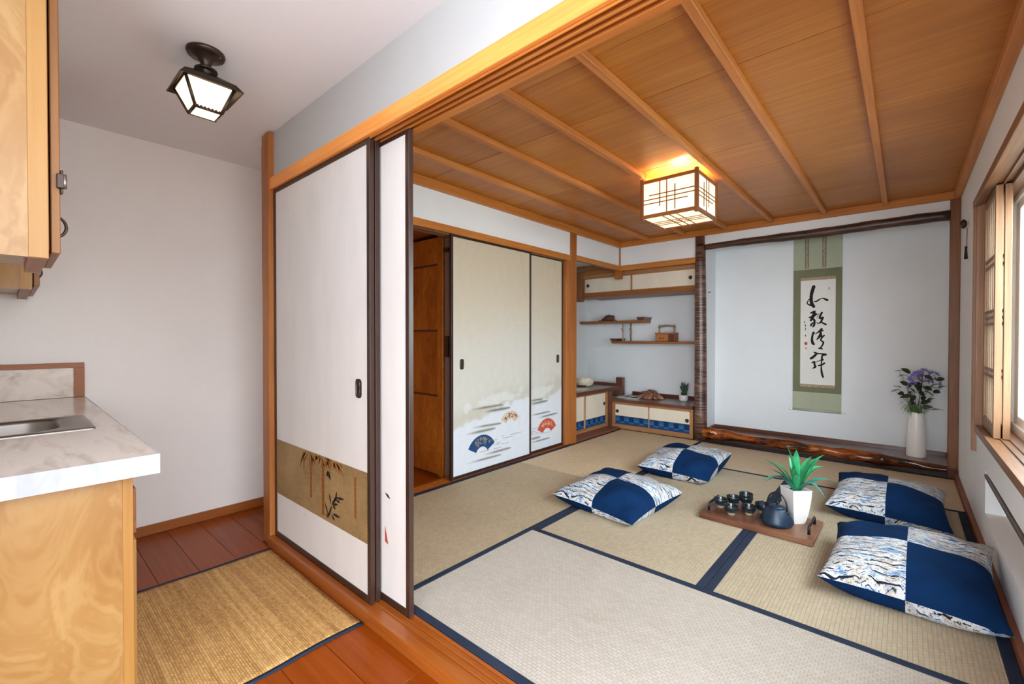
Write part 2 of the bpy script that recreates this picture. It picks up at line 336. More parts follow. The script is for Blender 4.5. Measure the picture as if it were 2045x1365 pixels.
# ---------------------------------------------------------------- helpers
def wloc(o):
    v = Vector((0, 0, 0))
    while o: v += o.location; o = o.parent
    return v
def tag(o, label=None, cat=None, group=None, kind=None):
    for k, v in (('label', label), ('category', cat), ('group', group), ('kind', kind)):
        if v: o[k] = v
    return o
def link(name, me, mats, parent=None, label=None):
    o = bpy.data.objects.new(name, me); C.objects.link(o)
    if parent: o.parent = parent
    for m in (mats if isinstance(mats, (list, tuple)) else [mats]): me.materials.append(M[m] if isinstance(m, str) else m)
    if label: o['label'] = label
    return o
def empty(name, loc, label, cat, group=None, kind=None, rz=0):
    o = bpy.data.objects.new(name, None); C.objects.link(o); o.location = loc; o.rotation_euler = (0, 0, rz); o.empty_display_size = 0.05
    return tag(o, label, cat, group, kind)
def bm_box(bm, x0, x1, y0, y1, z0, z1, bev=0.0, mi=0, rot=None, piv=None):
    mt = Matrix.Translation(((x0+x1)/2, (y0+y1)/2, (z0+z1)/2)) @ Matrix.Diagonal((abs(x1-x0), abs(y1-y0), abs(z1-z0), 1))
    if rot is not None: p = Vector(piv) if piv else Vector(((x0+x1)/2, (y0+y1)/2, (z0+z1)/2)); mt = Matrix.Translation(p) @ rot.to_4x4() @ Matrix.Translation(-p) @ mt
    r = bmesh.ops.create_cube(bm, size=1.0, matrix=mt)
    fs = {f for v in r['verts'] for f in v.link_faces}
    for f in fs: f.material_index = mi
    if bev:
        es = list({e for v in r['verts'] for e in v.link_edges})
        bmesh.ops.bevel(bm, geom=es, offset=bev, segments=1, affect='EDGES')
    return r
def fin(bm, name, mats, parent=None, smooth=False, label=None, local=False):
    me = bpy.data.meshes.new(name)
    if parent and not local: bmesh.ops.translate(bm, vec=-wloc(parent), verts=bm.verts)
    bmesh.ops.recalc_face_normals(bm, faces=bm.faces)
    if smooth:
        for f in bm.faces: f.smooth = True
    bm.to_mesh(me); bm.free()
    return link(name, me, mats, parent, label)
def box(name, b, mats, parent=None, bev=0.0, label=None, local=False):
    bm = bmesh.new(); bm_box(bm, *b, bev=bev); return fin(bm, name, mats, parent, label=label, local=local)
def boxes(name, bs, mats, parent=None, bev=0.0, label=None, local=False):
    bm = bmesh.new()
    for b in bs: bm_box(bm, *b, bev=bev)
    return fin(bm, name, mats, parent, label=label, local=local)
def sbox(name, b, mats, label, cat='wall', bev=0.0):
    o = box(name, b, mats, None, bev); return tag(o, label, cat, kind='structure')
def sweep(bm, pts, rad, seg=8, flat=None, cap=True):
    """tube through points with a radius per point"""
    P = [Vector(p) for p in pts]; rad = rad if isinstance(rad, (list, tuple)) else [rad]*len(P)
    rings = []; prev = None
    for i, p in enumerate(P):
        t = (P[min(i+1, len(P)-1)] - P[max(i-1, 0)]).normalized()
        if prev is None: a = Vector((0, 0, 1)) if abs(t.z) < 0.9 else Vector((1, 0, 0)); n = t.cross(a).normalized()
        else: n = (prev - t*prev.dot(t)).normalized()
        prev = n; b = t.cross(n)
        rings.append([bm.verts.new(p + (n*math.cos(2*PI*k/seg) + b*math.sin(2*PI*k/seg))*rad[i]) for k in range(seg)])
    for i in range(len(P)-1):
        for k in range(seg): bm.faces.new((rings[i][k], rings[i][(k+1) % seg], rings[i+1][(k+1) % seg], rings[i+1][k]))
    if cap: bm.faces.new(rings[0]); bm.faces.new(rings[-1])
def tube(name, pts, rad, mats, parent=None, seg=8, label=None, local=False):
    bm = bmesh.new(); sweep(bm, pts, rad, seg); return fin(bm, name, mats, parent, True, label, local)
def lathe_bm(bm, prof, c=(0, 0, 0), seg=32):
    rings = []
    for r, z in prof:
        if r < 1e-5: rings.append([bm.verts.new((c[0], c[1], c[2]+z))])
        else: rings.append([bm.verts.new((c[0]+r*math.cos(2*PI*k/seg), c[1]+r*math.sin(2*PI*k/seg), c[2]+z)) for k in range(seg)])
    for a, b in zip(rings, rings[1:]):
        for k in range(seg):
            q = (k+1) % seg
            if len(a) == 1 and len(b) == 1: continue
            if len(a) == 1: bm.faces.new((a[0], b[k], b[q]))
            elif len(b) == 1: bm.faces.new((a[k], a[q], b[0]))
            else: bm.faces.new((a[k], a[q], b[q], b[k]))
def lathe(name, prof, c, mats, parent=None, seg=32, label=None, local=False, smooth=True):
    bm = bmesh.new(); lathe_bm(bm, prof, c, seg); return fin(bm, name, mats, parent, smooth, label, local)
def poly_prism(bm, pts, off):
    """flat outline extruded along off"""
    a = [bm.verts.new(p) for p in pts]; b = [bm.verts.new(Vector(p)+Vector(off)) for p in pts]; n = len(a)
    bm.faces.new(a); bm.faces.new(b[::-1])
    for i in range(n): bm.faces.new((a[i], a[(i+1) % n], b[(i+1) % n], b[i]))
def grid_panel(name, origin, du, dv, nu, nv, colf, parent=None, mat='painted', label=None):
    """flat printed sheet; colf(U, V) gives linear pigment per point"""
    U, V = np.meshgrid(np.linspace(0, 1, nu+1), np.linspace(0, 1, nv+1)); o = np.array(origin, float)
    P = o + U[..., None]*np.array(du) + V[..., None]*np.array(dv)
    if parent: P = P - np.array(wloc(parent))
    idx = np.arange((nu+1)*(nv+1)).reshape(nv+1, nu+1)
    F = np.stack([idx[:-1, :-1], idx[:-1, 1:], idx[1:, 1:], idx[1:, :-1]], -1).reshape(-1, 4)
    me = bpy.data.meshes.new(name); me.vertices.add(P.size//3); me.vertices.foreach_set('co', P.reshape(-1).astype(np.float32))
    me.loops.add(F.size); me.loops.foreach_set('vertex_index', F.reshape(-1).astype(np.int32)); me.polygons.add(len(F))
    me.polygons.foreach_set('loop_start', np.arange(0, F.size, 4, dtype=np.int32)); me.update(); me.validate()
    col = colf(U, V).reshape(-1, 3); rgba = np.concatenate([col, np.ones((len(col), 1))], 1).astype(np.float32)
    at = me.attributes.new('pigment', 'FLOAT_COLOR', 'POINT'); at.data.foreach_set('color', rgba.reshape(-1))
    return link(name, me, mat, parent, label)
L3 = lambda h: np.array(lin(h)[:3])

# traced prints and plant points, in metres
CALLIGRAPHY= [[(-0.714, 1.6745, 0.0306), (-0.7225, 1.6417, 0.0307), (-0.7327, 1.6006, 0.0288), (-0.736, 1.5589, 0.0277), (-0.734, 1.5169, 0.0288), (-0.725, 1.4872, 0.0307), (-0.7126, 1.4699, 0.0268)], [(-0.75, 1.5513, 0.0077), (-0.764, 1.5269, 0.0097), (-0.7727, 1.5063, 0.0097), (-0.7585, 1.493, 0.0135), (-0.7408, 1.4837, 0.0173)], [(-0.7112, 1.5199, 0.0057), (-0.6886, 1.5208, 0.0152), (-0.6715, 1.5344, 0.0152), (-0.6509, 1.5498, 0.0076), (-0.627, 1.5485, 0.0132), (-0.6066, 1.535, 0.0225), (-0.5964, 1.5283, 0.0187)], [(-0.7018, 1.4173, 0.0153), (-0.7192, 1.4096, 0.023), (-0.7367, 1.4039, 0.0135)], [(-0.7088, 1.4154, 0.023), (-0.7051, 1.3903, 0.0268), (-0.7259, 1.3617, 0.023), (-0.7505, 1.3561, 0.0135)], [(-0.6878, 1.3897, 0.0171), (-0.7085, 1.3779, 0.023), (-0.7258, 1.3491, 0.023), (-0.7362, 1.3263, 0.0192)], [(-0.7258, 1.3449, 0.0192), (-0.7048, 1.3318, 0.0191), (-0.7045, 1.2943, 0.0191), (-0.7113, 1.2651, 0.0192), (-0.7235, 1.257, 0.0077)], [(-0.715, 1.3028, 0.0115), (-0.7272, 1.2947, 0.0154), (-0.7359, 1.2739, 0.0173)], [(-0.6414, 1.4047, 0.017), (-0.6532, 1.3802, 0.0189), (-0.6633, 1.3474, 0.019), (-0.6461, 1.3469, 0.0189), (-0.6291, 1.3588, 0.0169), (-0.6392, 1.3343, 0.017), (-0.6493, 1.3056, 0.017), (-0.6733, 1.2895, 0.0095), (-0.6837, 1.3042, 0.0076)], [(-0.6459, 1.3055, 0.0132), (-0.6287, 1.2948, 0.0169), (-0.6082, 1.282, 0.0169)], [(-0.6671, 1.3931, 0.0057), (-0.6773, 1.3727, 0.0046), (-0.6875, 1.3439, 0.0023)], [(-0.5838, 1.6566, 0.0082), (-0.5837, 1.6402, 0.0075)], [(-0.7893, 1.3171, 0.0055), (-0.7964, 1.3088, 0.0055), (-0.7856, 1.3001, 0.0039)], [(-0.7855, 1.2832, 0.007), (-0.7836, 1.2684, 0.0086)], [(-0.7888, 1.2516, 0.0047), (-0.7817, 1.2451, 0.0054), (-0.7851, 1.2262, 0.0055)], [(-0.7111, 1.1994, 0.0218), (-0.7209, 1.1756, 0.0166), (-0.7265, 1.128, 0.0197), (-0.7203, 1.09, 0.0262), (-0.7103, 1.0806, 0.0218)], [(-0.6991, 1.1827, 0.0052), (-0.6697, 1.2038, 0.0151), (-0.6426, 1.2366, 0.0193)], [(-0.6289, 1.22, 0.0128), (-0.6541, 1.2155, 0.0172), (-0.65, 1.1848, 0.0215), (-0.6616, 1.1566, 0.0237), (-0.683, 1.1282, 0.0087)], [(-0.65, 1.1801, 0.0215), (-0.644, 1.1589, 0.0193)], [(-0.6227, 1.1683, 0.015), (-0.642, 1.1472, 0.015), (-0.6535, 1.1189, 0.0129), (-0.6262, 1.1049, 0.015), (-0.6299, 1.0814, 0.015), (-0.6452, 1.0483, 0.0129), (-0.6647, 1.0362, 0.0129)], [(-0.6569, 1.0387, 0.0151), (-0.6373, 1.032, 0.0129)], [(-0.7058, 0.9951, 0.0109), (-0.68, 0.9862, 0.0195), (-0.7114, 0.9474, 0.024), (-0.7332, 0.9301, 0.0219)], [(-0.68, 0.9839, 0.0173), (-0.6526, 0.9822, 0.0108), (-0.6253, 0.9782, 0.0193), (-0.6079, 0.9739, 0.0213)], [(-0.6137, 0.9691, 0.0128), (-0.633, 0.9639, 0.0171)], [(-0.6388, 0.959, 0.0129), (-0.6385, 0.9214, 0.0193)], [(-0.6288, 0.9193, 0.015), (-0.6521, 0.9138, 0.0086), (-0.6873, 0.896, 0.0052)], [(-0.6405, 0.9213, 0.0112), (-0.6421, 0.8694, 0.0129), (-0.6439, 0.8458, 0.0112), (-0.6417, 0.8082, 0.0172), (-0.6355, 0.7661, 0.0189), (-0.6276, 0.7431, 0.0163)], [(-0.617, 0.8869, 0.015), (-0.6324, 0.8698, 0.0172), (-0.6674, 0.8589, 0.0121)], [(-0.7249, 0.8851, 0.0109), (-0.6992, 0.9003, 0.0196), (-0.705, 0.8716, 0.0152), (-0.691, 0.8484, 0.0217), (-0.7067, 0.8335, 0.0152), (-0.7226, 0.828, 0.0052)], [(-0.7831, 1.1734, 0.008), (-0.781, 1.1614, 0.0062)], [(-0.7869, 1.1398, 0.0053), (-0.7788, 1.135, 0.0053), (-0.7815, 1.1206, 0.0071)]]
SEALS= [(-0.7784, 1.0861), (-0.7781, 1.0367), (-0.5854, 1.6485)]
STREAKS_A= [(2.516, 0.545, 2.946, 0.545, 0.0158, 0), (2.677, 0.507, 3.045, 0.507, 0.0185, 1), (2.541, 0.393, 2.927, 0.38, 0.0148, 0), (2.467, 0.347, 2.85, 0.348, 0.0185, 0), (2.677, 0.139, 3.056, 0.138, 0.0148, 2), (2.483, 0.106, 2.927, 0.1, 0.0132, 0)]
STREAKS_B= [(3.342, 0.529, 3.576, 0.526, 0.0124, 0), (3.342, 0.493, 3.662, 0.502, 0.0169, 1), (3.342, 0.383, 3.713, 0.386, 0.0113, 1), (3.469, 0.344, 3.83, 0.353, 0.0141, 1), (3.343, 0.151, 3.54, 0.15, 0.0169, 2), (3.343, 0.115, 3.701, 0.115, 0.0113, 1)]
LINES_A= [(2.927, 0.261, 3.202, 0.257), (2.822, 0.243, 3.076, 0.239), (2.832, 0.202, 3.015, 0.189), (2.634, 0.173, 2.927, 0.165), (2.832, 0.215, 2.927, 0.21)]
LINES_B= [(3.388, 0.249, 3.493, 0.249), (3.388, 0.195, 3.726, 0.172), (3.388, 0.222, 3.493, 0.222), (3.388, 0.208, 3.552, 0.199)]
FAN_BLUE= [(2.521, 0.219), (2.686, 0.316), (2.836, 0.224), (2.744, 0.177), (2.61, 0.175)]
FAN_CREAM= [(2.922, 0.41), (3.061, 0.476), (3.17, 0.41), (3.102, 0.371), (2.985, 0.369)]
FAN_RED= [(3.493, 0.225), (3.663, 0.321), (3.804, 0.225), (3.714, 0.181), (3.579, 0.179)]
BAMBOO_STALKS= [((-2.281, 0.507), (-2.278, 0.325), 0.022), ((-2.15, 0.519), (-2.155, 0.27), 0.03), ((-1.842, 0.524), (-1.842, 0.335), 0.018)]
ORANGE_LEAVES= [((-2.365, 0.555), (-2.41, 0.457)), ((-2.365, 0.555), (-2.362, 0.441)), ((-2.341, 0.55), (-2.405, 0.484)), ((-2.285, 0.56), (-2.25, 0.463)), ((-2.285, 0.552), (-2.304, 0.486)), ((-2.285, 0.548), (-2.223, 0.497)), ((-2.313, 0.555), (-2.371, 0.486)), ((-2.267, 0.551), (-2.286, 0.477)), ((-2.332, 0.556), (-2.38, 0.522)), ((-2.204, 0.562), (-2.249, 0.513)), ((-2.17, 0.556), (-2.205, 0.505)), ((-2.17, 0.556), (-2.128, 0.508)), ((-2.153, 0.543), (-2.17, 0.495)), ((-2.136, 0.554), (-2.103, 0.505)), ((-2.119, 0.553), (-2.062, 0.497)), ((-2.102, 0.56), (-2.086, 0.539)), ((-2.053, 0.557), (-2.022, 0.528)), ((-2.038, 0.556), (-1.976, 0.53)), ((-2.022, 0.559), (-1.938, 0.5)), ((-2.006, 0.558), (-1.983, 0.502)), ((-2.03, 0.554), (-2.046, 0.516)), ((-2.054, 0.549), (-2.086, 0.516)), ((-2.07, 0.554), (-2.103, 0.525)), ((-2.17, 0.564), (-2.24, 0.527)), ((-2.136, 0.558), (-2.054, 0.553)), ((-2.24, 0.56), (-2.205, 0.533)), ((-2.187, 0.557), (-2.183, 0.525)), ((-2.094, 0.554), (-2.119, 0.517)), ((-1.991, 0.557), (-1.953, 0.542)), ((-2.038, 0.552), (-2.007, 0.509)), ((-2.144, 0.532), (-2.136, 0.498)), ((-2.24, 0.551), (-2.267, 0.509))]
DARK_LEAVES= [((-2.094, 0.503), (-2.115, 0.471)), ((-2.09, 0.499), (-2.087, 0.461)), ((-2.103, 0.497), (-2.103, 0.469)), ((-2.09, 0.495), (-2.07, 0.457)), ((-2.094, 0.499), (-2.078, 0.486)), ((-2.087, 0.394), (-2.067, 0.344)), ((-2.01, 0.42), (-2.023, 0.382)), ((-2.063, 0.345), (-2.01, 0.389)), ((-2.015, 0.388), (-1.939, 0.399)), ((-2.023, 0.378), (-1.977, 0.374)), ((-2.055, 0.347), (-1.996, 0.362)), ((-2.051, 0.344), (-2.02, 0.333)), ((-2.129, 0.341), (-2.096, 0.282)), ((-2.055, 0.304), (-1.973, 0.303)), ((-2.064, 0.295), (-2.028, 0.275)), ((-2.039, 0.375), (-2.003, 0.395)), ((-2.096, 0.302), (-2.088, 0.272)), ((-2.063, 0.341), (-2.092, 0.275)), ((-2.117, 0.288), (-2.096, 0.27))]
TIPS= [(-0.656, 3.055, 0.411), (-0.637, 3.137, 0.355), (-0.601, 2.969, 0.371), (-0.627, 2.945, 0.302), (-0.645, 3.102, 0.25), (-0.537, 3.121, 0.498), (-0.48, 3.104, 0.481), (-0.371, 3.373, 0.418), (-0.377, 3.261, 0.427), (-0.257, 3.311, 0.254), (-0.336, 3.107, 0.225), (-0.535, 3.201, 0.413), (-0.422, 3.261, 0.421), (-0.35, 3.323, 0.347), (-0.482, 3.008, 0.395), (-0.457, 3.002, 0.369)]
LEAVES= [(-0.037, 5.277, 0.846), (0.005, 5.315, 0.853), (-0.012, 5.299, 0.804), (-0.008, 5.301, 0.74), (-0.062, 5.253, 0.668), (-0.025, 5.286, 0.646), (-0.051, 5.264, 0.706), (0.24, 5.521, 0.774), (0.255, 5.533, 0.71), (0.216, 5.498, 0.661), (0.185, 5.47, 0.597), (0.146, 5.435, 0.57), (0.226, 5.504, 0.502), (0.152, 5.44, 0.525), (0.043, 5.346, 0.653), (0.1, 5.396, 0.691), (0.167, 5.456, 0.699), (0.161, 5.452, 0.789), (0.066, 5.366, 0.646), (0.004, 5.31, 0.619)]
FLOWERS= [(0.124, 5.42, 0.857), (0.087, 5.387, 0.831), (0.042, 5.347, 0.782), (0.037, 5.341, 0.729), (0.094, 5.391, 0.736), (0.142, 5.433, 0.676), (0.183, 5.472, 0.835), (0.212, 5.497, 0.819), (0.178, 5.466, 0.755), (0.229, 5.511, 0.736), (0.156, 5.446, 0.752), (0.065, 5.367, 0.812), (0.11, 5.407, 0.804)]
GRASS= [(-0.013, 5.295, 0.578), (0.005, 5.309, 0.472), (0.033, 5.334, 0.449), (-0.03, 5.28, 0.578), (0.067, 5.365, 0.502), (0.095, 5.39, 0.51), (0.044, 5.345, 0.54), (0.112, 5.405, 0.578), (0.134, 5.425, 0.585), (0.022, 5.324, 0.487), (-0.007, 5.3, 0.502), (-0.024, 5.285, 0.532)]
# ================================================================ SETTING
XR, XC, YB = 0.332, -2.70, 5.12       # window wall, closet wall, alcove front line
ZC, ZK, ZF = 2.335, 2.335, -0.055     # wood ceiling, kitchen ceiling, kitchen floor
sf = sbox('floor', (-2.80, XR, 1.10, 5.80, -0.10, -0.035), 'dark_x', 'dark subfloor under the straw mats of the tatami room', 'floor')
box('floor_section', (-3.64, -2.80, 1.36, 5.80, -0.10, -0.035), 'dark_x', sf)
kf = sbox('floor.001', (-3.6, 3.0, -4.0, 1.45, -0.12, -0.068), 'dark_x', 'cherry-coloured plank floor of the kitchen', 'floor')
pw = 0.168; y = 0.985
row = 0
while y > -1.8:
    xs = [-3.45, -3.45 + (0.9 if row % 3 == 0 else 1.5 if row % 3 == 1 else 2.1), 0.6]
    if row % 3 != 2: xs.insert(2, xs[1] + 1.25)
    for a, b in zip(xs, xs[1:]): box('plank', (a+.0008, b-.0008, max(y-pw, -1.8)+.0008, y-.0008, -0.068, ZF), 'floor_kit', kf, 0.0012)
    y -= pw; row += 1
for k in range(4): box('plank', (-3.45, -2.85, 0.987+k*0.085, 0.987+(k+1)*0.085-.0015, -0.068, ZF), 'floor_kit', kf, 0.0012)
# kitchen shell
sbox('wall_kitchen_end', (-3.58, -3.45, -2.6, 1.36, -0.12, 2.45), 'wall_kit', 'cream textured kitchen wall behind the counter')
sbox('wall_passage', (-3.45, -2.85, 1.325, 1.36, -0.12, 2.45), 'wall_kit', 'short cream wall behind the partition post')
sbox('wall_counter_side', (-3.45, -0.9, -0.50, -0.38, -0.12, 2.45), 'wall_kit', 'cream wall behind the sink counter')
sbox('ceiling.001', (-3.6, 0.75, -2.4, 1.36, ZK, 2.45), 'ceil_kit', 'smooth off-white kitchen ceiling', 'ceiling')
b = box('baseboard_kitchen', (-3.45, -3.437, 0.30, 1.325, ZF, 0.005), 'base_kit', None, 0.002); tag(b, 'thin brown baseboard along the cream kitchen wall', 'baseboard', kind='structure')
# header, rail, post and threshold of the wide opening
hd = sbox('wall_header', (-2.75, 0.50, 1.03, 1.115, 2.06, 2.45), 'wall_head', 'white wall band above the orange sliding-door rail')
kr = empty('trim_1', (-1.2, 1.03, 2.0), 'long orange-brown grooved top rail over the kitchen-side sliding doors', 'rail', kind='structure')
box('face_board', (-2.75, 0.49, 1.008, 1.026, 2.0, 2.066), 'rail_x', kr, 0.002)
for k, (ya, yb_) in enumerate(((1.026, 1.031), (1.049, 1.059), (1.077, 1.085), (1.103, 1.135))):
    box('groove_rib', (-2.75, 0.49, ya, yb_, 1.993, 2.03), 'trim_x', kr, 0.001)
box('rail_top', (-2.75, 0.49, 1.026, 1.135, 2.022, 2.06), 'trim_x', kr)
ps = empty('trim_2', (-2.8, 1.05, ZF), 'tall orange-brown post at the closed end of the sliding doors', 'post', kind='structure')
box('post_face', (-2.842, -2.748, 0.998, 1.325, ZF, 2.325), 'trim_z', ps, 0.002)
box('stop_strip', (-2.85, -2.842, 1.0, 1.03, 1.47, 2.27), 'trim_z', ps)
sl = empty('trim_3', (-1.2, 1.05, -0.05), 'orange-brown grooved wooden threshold under the sliding doors', 'threshold', kind='structure')
boxes('sill_board', [(-2.75, 0.49, 0.985, 1.112, -0.068, -0.006), (-2.75, 0.49, 0.985, 1.024, -0.006, 0.0), (-2.75, 0.49, 1.047, 1.052, -0.006, 0.0), (-2.75, 0.49, 1.074, 1.079, -0.006, 0.0), (-2.75, 0.49, 1.100, 1.112, -0.006, 0.0)], 'sill_kit', sl, 0.001)

# wood ceiling of the tatami room
ce = sbox('ceiling', (-2.8, XR+.02, 1.115, 5.2, 2.352, 2.45), 'dark_x', 'cedar board ceiling with long battens over the tatami room', 'ceiling')
ys = [1.116, 1.2] + [1.655+.4545*k for k in range(8)] + [5.17]
for a, b_ in zip(ys, ys[1:]):
    if b_-a < .02: continue
    dz = random.uniform(0, .0015); box('ceiling_board', (-2.71, XR, a+.0012, b_-.0012, ZC+dz, 2.352), 'ceil', ce, 0.0015)
for x in (-2.311, -1.875, -1.443, -1.01, -.573, -.137): box('batten', (x-.018, x+.018, 1.135, 5.10, 2.300, ZC), 'batten_y', ce, 0.002)
box('ceiling_trim', (-2.70, -2.66, 1.135, 5.09, 2.268, ZC), 'trim_y', ce, 0.002)
box('ceiling_trim', (-2.70, .29, 5.08, 5.12, 2.272, ZC), 'trim_x', ce, 0.002)
box('ceiling_trim', (.288, XR, 1.135, 5.12, 2.272, ZC), 'batten_y', ce, 0.002)
# left (closet) side
wl = sbox('wall_left', (-2.80, -2.70, 1.36, 4.0, 2.025, 2.45), 'wall', 'white wall band above the closet doors')
boxes('wall_section', [(-2.80, -2.70, 1.115, 1.36, -0.03, 2.45)], 'wall', wl)
kc = empty('trim_4', (-2.72, 2.6, 1.95), 'orange-brown grooved lintel over the closet sliding doors', 'lintel', kind='structure')
box('face_board', (-2.70, -2.685, 1.36, 4.0, 1.968, 2.026), 'trim_y', kc, 0.002)
for xa in (-2.735, -2.757, -2.785, -2.81): box('groove_rib', (xa, xa+.010, 1.36, 4.0, 1.962, 1.99), 'brown_y', kc)
box('rail_top', (-2.81, -2.70, 1.36, 4.0, 1.985, 2.025), 'brown_y', kc)
o = box('trim_5', (-2.79, -2.69, 3.925, 4.0, 0.0, 1.968), 'trim_z', None, 0.002); tag(o, 'brown jamb at the right end of the closet doors', 'jamb', kind='structure')
o = box('trim_6', (-2.79, -2.683, 4.0, 4.105, -0.03, 2.272), 'trim_z', None, 0.002); tag(o, 'tall brown square post between closet and shelf alcove', 'post', kind='structure')
cs = empty('trim_7', (-2.74, 2.6, 0), 'red-brown grooved threshold of the closet', 'threshold', kind='structure')
boxes('sill_board', [(-2.82, -2.69, 1.36, 4.0, -0.035, -0.004), (-2.70, -2.69, 1.36, 4.0, -0.004, 0.006), (-2.735, -2.728, 1.36, 4.0, -0.004, 0.004), (-2.76, -2.753, 1.36, 4.0, -.004, .004), (-2.82, -2.785, 1.36, 4.0, -0.004, 0.004)], 'sill_kit', cs)
o = box('trim_8', (-2.69, -2.684, 1.13, 4.1, -0.03, 0.004), 'lacquer_dark'); tag(o, 'black-brown strip between the straw mats and the closet threshold', 'trim', kind='structure')
# closet inside
ci = sbox('wall_closet_back', (-3.66, -3.60, 1.36, 4.0, -0.1, 2.2), 'ply_dark', 'amber plywood back of the closet')
boxes('closet_lining', [(-3.60, -2.82, 1.36, 1.40, -0.1, 2.2), (-3.60, -2.80, 3.94, 4.0, -.1, 2.2)], 'ply_dark', ci)
box('closet_top', (-3.6, -2.80, 1.36, 4.0, 2.03, 2.2), 'ply_dark', ci)
o = box('floor.002', (-3.6, -2.82, 1.40, 3.94, -0.1, -0.03), 'floor_kit'); tag(o, 'red-brown closet floor boards', 'floor', kind='structure')
lin_ = box('closet_batten', (-3.6, -2.82, 2.03, 2.05, -0.03, -0.022), 'sill_kit', o)
# drawer-like plywood unit standing in the closet
cu = empty('closet_cabinet', (-3.2, 2.5, -0.03), 'amber plywood cabinet of four stacked panels inside the open closet', 'cabinet')
zz = [-0.02, .655, 1.205, 1.762, 2.0]
box('carcass', (-3.58, -2.895, 2.422, 2.60, -0.03, 2.0), 'dark_x', cu)
for k, (a, b_) in enumerate(zip(zz, zz[1:])):
    p = box('panel', (-3.57, -2.955, 2.405, 2.422, a+.009, b_-.009), 'ply_dark', cu, .002)
    if k: lathe('knob', [(0, 0), (.006, 0), (.010, .008), (.009, .014), (0, .017)], (0, 0, 0), 'birch_edge', p, 12, local=True)
    if k: kn = p.children[0]; kn.location = Vector((-3.30, 2.405, a+.075))-wloc(cu); kn.rotation_euler = (PI/2, 0, 0)
box('stile', (-2.955, -2.89, 2.40, 2.422, -0.03, 2.0), 'birch_z', cu, .002).data.materials[0] = M['ply_dark']
o = box('wall_closet_return', (-2.87, -2.815, 2.41, 2.44, -0.03, 2.03), 'door_back'); tag(o, 'narrow mauve-grey strip beside the closet cabinet', 'wall', kind='structure')
box('latch_plate', (-2.86, -2.812, 2.395, 2.41, .985, 1.16), 'lacquer_dark', o); box('top_block', (-2.87, -2.812, 2.395, 2.41, 1.85, 1.885), 'lacquer_dark', o)

# ---------------- sliding doors
def pull(parent, plane, c, w_, h, sgn, mat='bronze'):
    """recessed oblong finger pull; plane 'y' faces -y, 'x' faces +x"""
    def ring(rx, rz, n=10):
        out = []
        for k in range(n*2):
            a = 2*PI*k/(n*2); sx, sz = math.cos(a), math.sin(a)
            out.append((rx*math.copysign(abs(sx)**.55, sx), rz*math.copysign(abs(sz)**.45, sz)))
        return out
    bm = bmesh.new(); levels = [(1, 1, 0), (1, 1, .003), (.86, .9, .004), (.62, .74, .003), (.57, .70, .0012), (.5, .64, .0008)]
    rings = []
    for fx, fz, d in levels:
        rg = []
        for a, b_ in ring(w_/2*fx, h/2*fz):
            rg.append(bm.verts.new((c[0]+a, c[1]-d, c[2]+b_) if plane == 'y' else (c[0]+d, c[1]+a, c[2]+b_)))
        rings.append(rg)
    for a, b_ in zip(rings, rings[1:]):
        n = len(a)
        for k in range(n): bm.faces.new((a[k], a[(k+1) % n], b_[(k+1) % n], b_[k]))
    bm.faces.new(rings[-1])
    o = fin(bm, 'finger_pull', mat, parent, label='dark oblong metal finger pull')
    bm = bmesh.new(); pts = [((c[0]+a, c[1]-.0045, c[2]+b_) if plane == 'y' else (c[0]+.0045, c[1]+a, c[2]+b_)) for a, b_ in ring(w_/2*.64, h/2*.75)]
    sweep(bm, pts+[pts[0]], .0009, 5); fin(bm, 'inner_rim', 'steel', o, True)
    return o
def fusuma(n, x0, x1, yf, z0, z1, label, th=.022, fr=.026, mat='lacquer', back=True):
    d = empty('door_%d' % n, ((x0+x1)/2, yf+th/2, z0), label, 'sliding door', kind='structure')
    for a, b_ in ((x0, x0+fr), (x1-fr, x1)): box('stile', (a, b_, yf, yf+th, z0, z1), mat, d, .0015)
    box('bottom_rail', (x0+fr, x1-fr, yf, yf+th, z0, z0+.03), mat, d, .0015); box('top_rail', (x0+fr, x1-fr, yf, yf+th, z1-.028, z1), mat, d, .0015)
    box('paper_panel', (x0+fr, x1-fr, yf+.004, yf+th-.004, z0+.03, z1-.028), 'fusuma', d)
    return d
d1 = fusuma(1, -2.745, -1.712, 1.025, 0.0, 2.005, 'white paper sliding door with a gold linen bamboo band, facing the kitchen')
yb1 = 1.0285
band = box('bamboo_band', (-2.719, -1.738, yb1-.0008, yb1+.001, .252, .562), 'linen', d1, label='gold linen band printed with bamboo')
bm = bmesh.new()
for (a, b_, w_) in BAMBOO_STALKS:
    n = 4
    for k in range(n):
        t0, t1 = k/n, (k+1)/n; za, zb = a[1]+(b_[1]-a[1])*t0, a[1]+(b_[1]-a[1])*t1
        poly_prism(bm, [(a[0]-w_/2, yb1-.0012, za), (a[0]+w_/2, yb1-.0012, za), (a[0]+w_*.42, yb1-.0012, (za+zb)/2), (a[0]+w_*.52, yb1-.0012, zb+.002), (a[0]-w_*.52, yb1-.0012, zb+.002), (a[0]-w_*.42, yb1-.0012, (za+zb)/2)], (0, .0005, 0))
def blade(bm, a, b_, w_, yy, off=.0004):
    a = Vector((a[0], yy, a[1])); b_ = Vector((b_[0], yy, b_[1])); d = (b_-a); n = Vector((-d.z, 0, d.x)).normalized()*w_/2
    poly_prism(bm, [a, a+d*.3+n*.8, a+d*.55+n, b_, a+d*.55-n, a+d*.3-n*.8], (0, off, 0))
for a, b_ in ORANGE_LEAVES: blade(bm, a, b_, .014, yb1-.0013)
fin(bm, 'ochre_bamboo', 'orange_ink', band)
bm = bmesh.new()
for a, b_ in DARK_LEAVES: blade(bm, a, b_, .013, yb1-.0018)
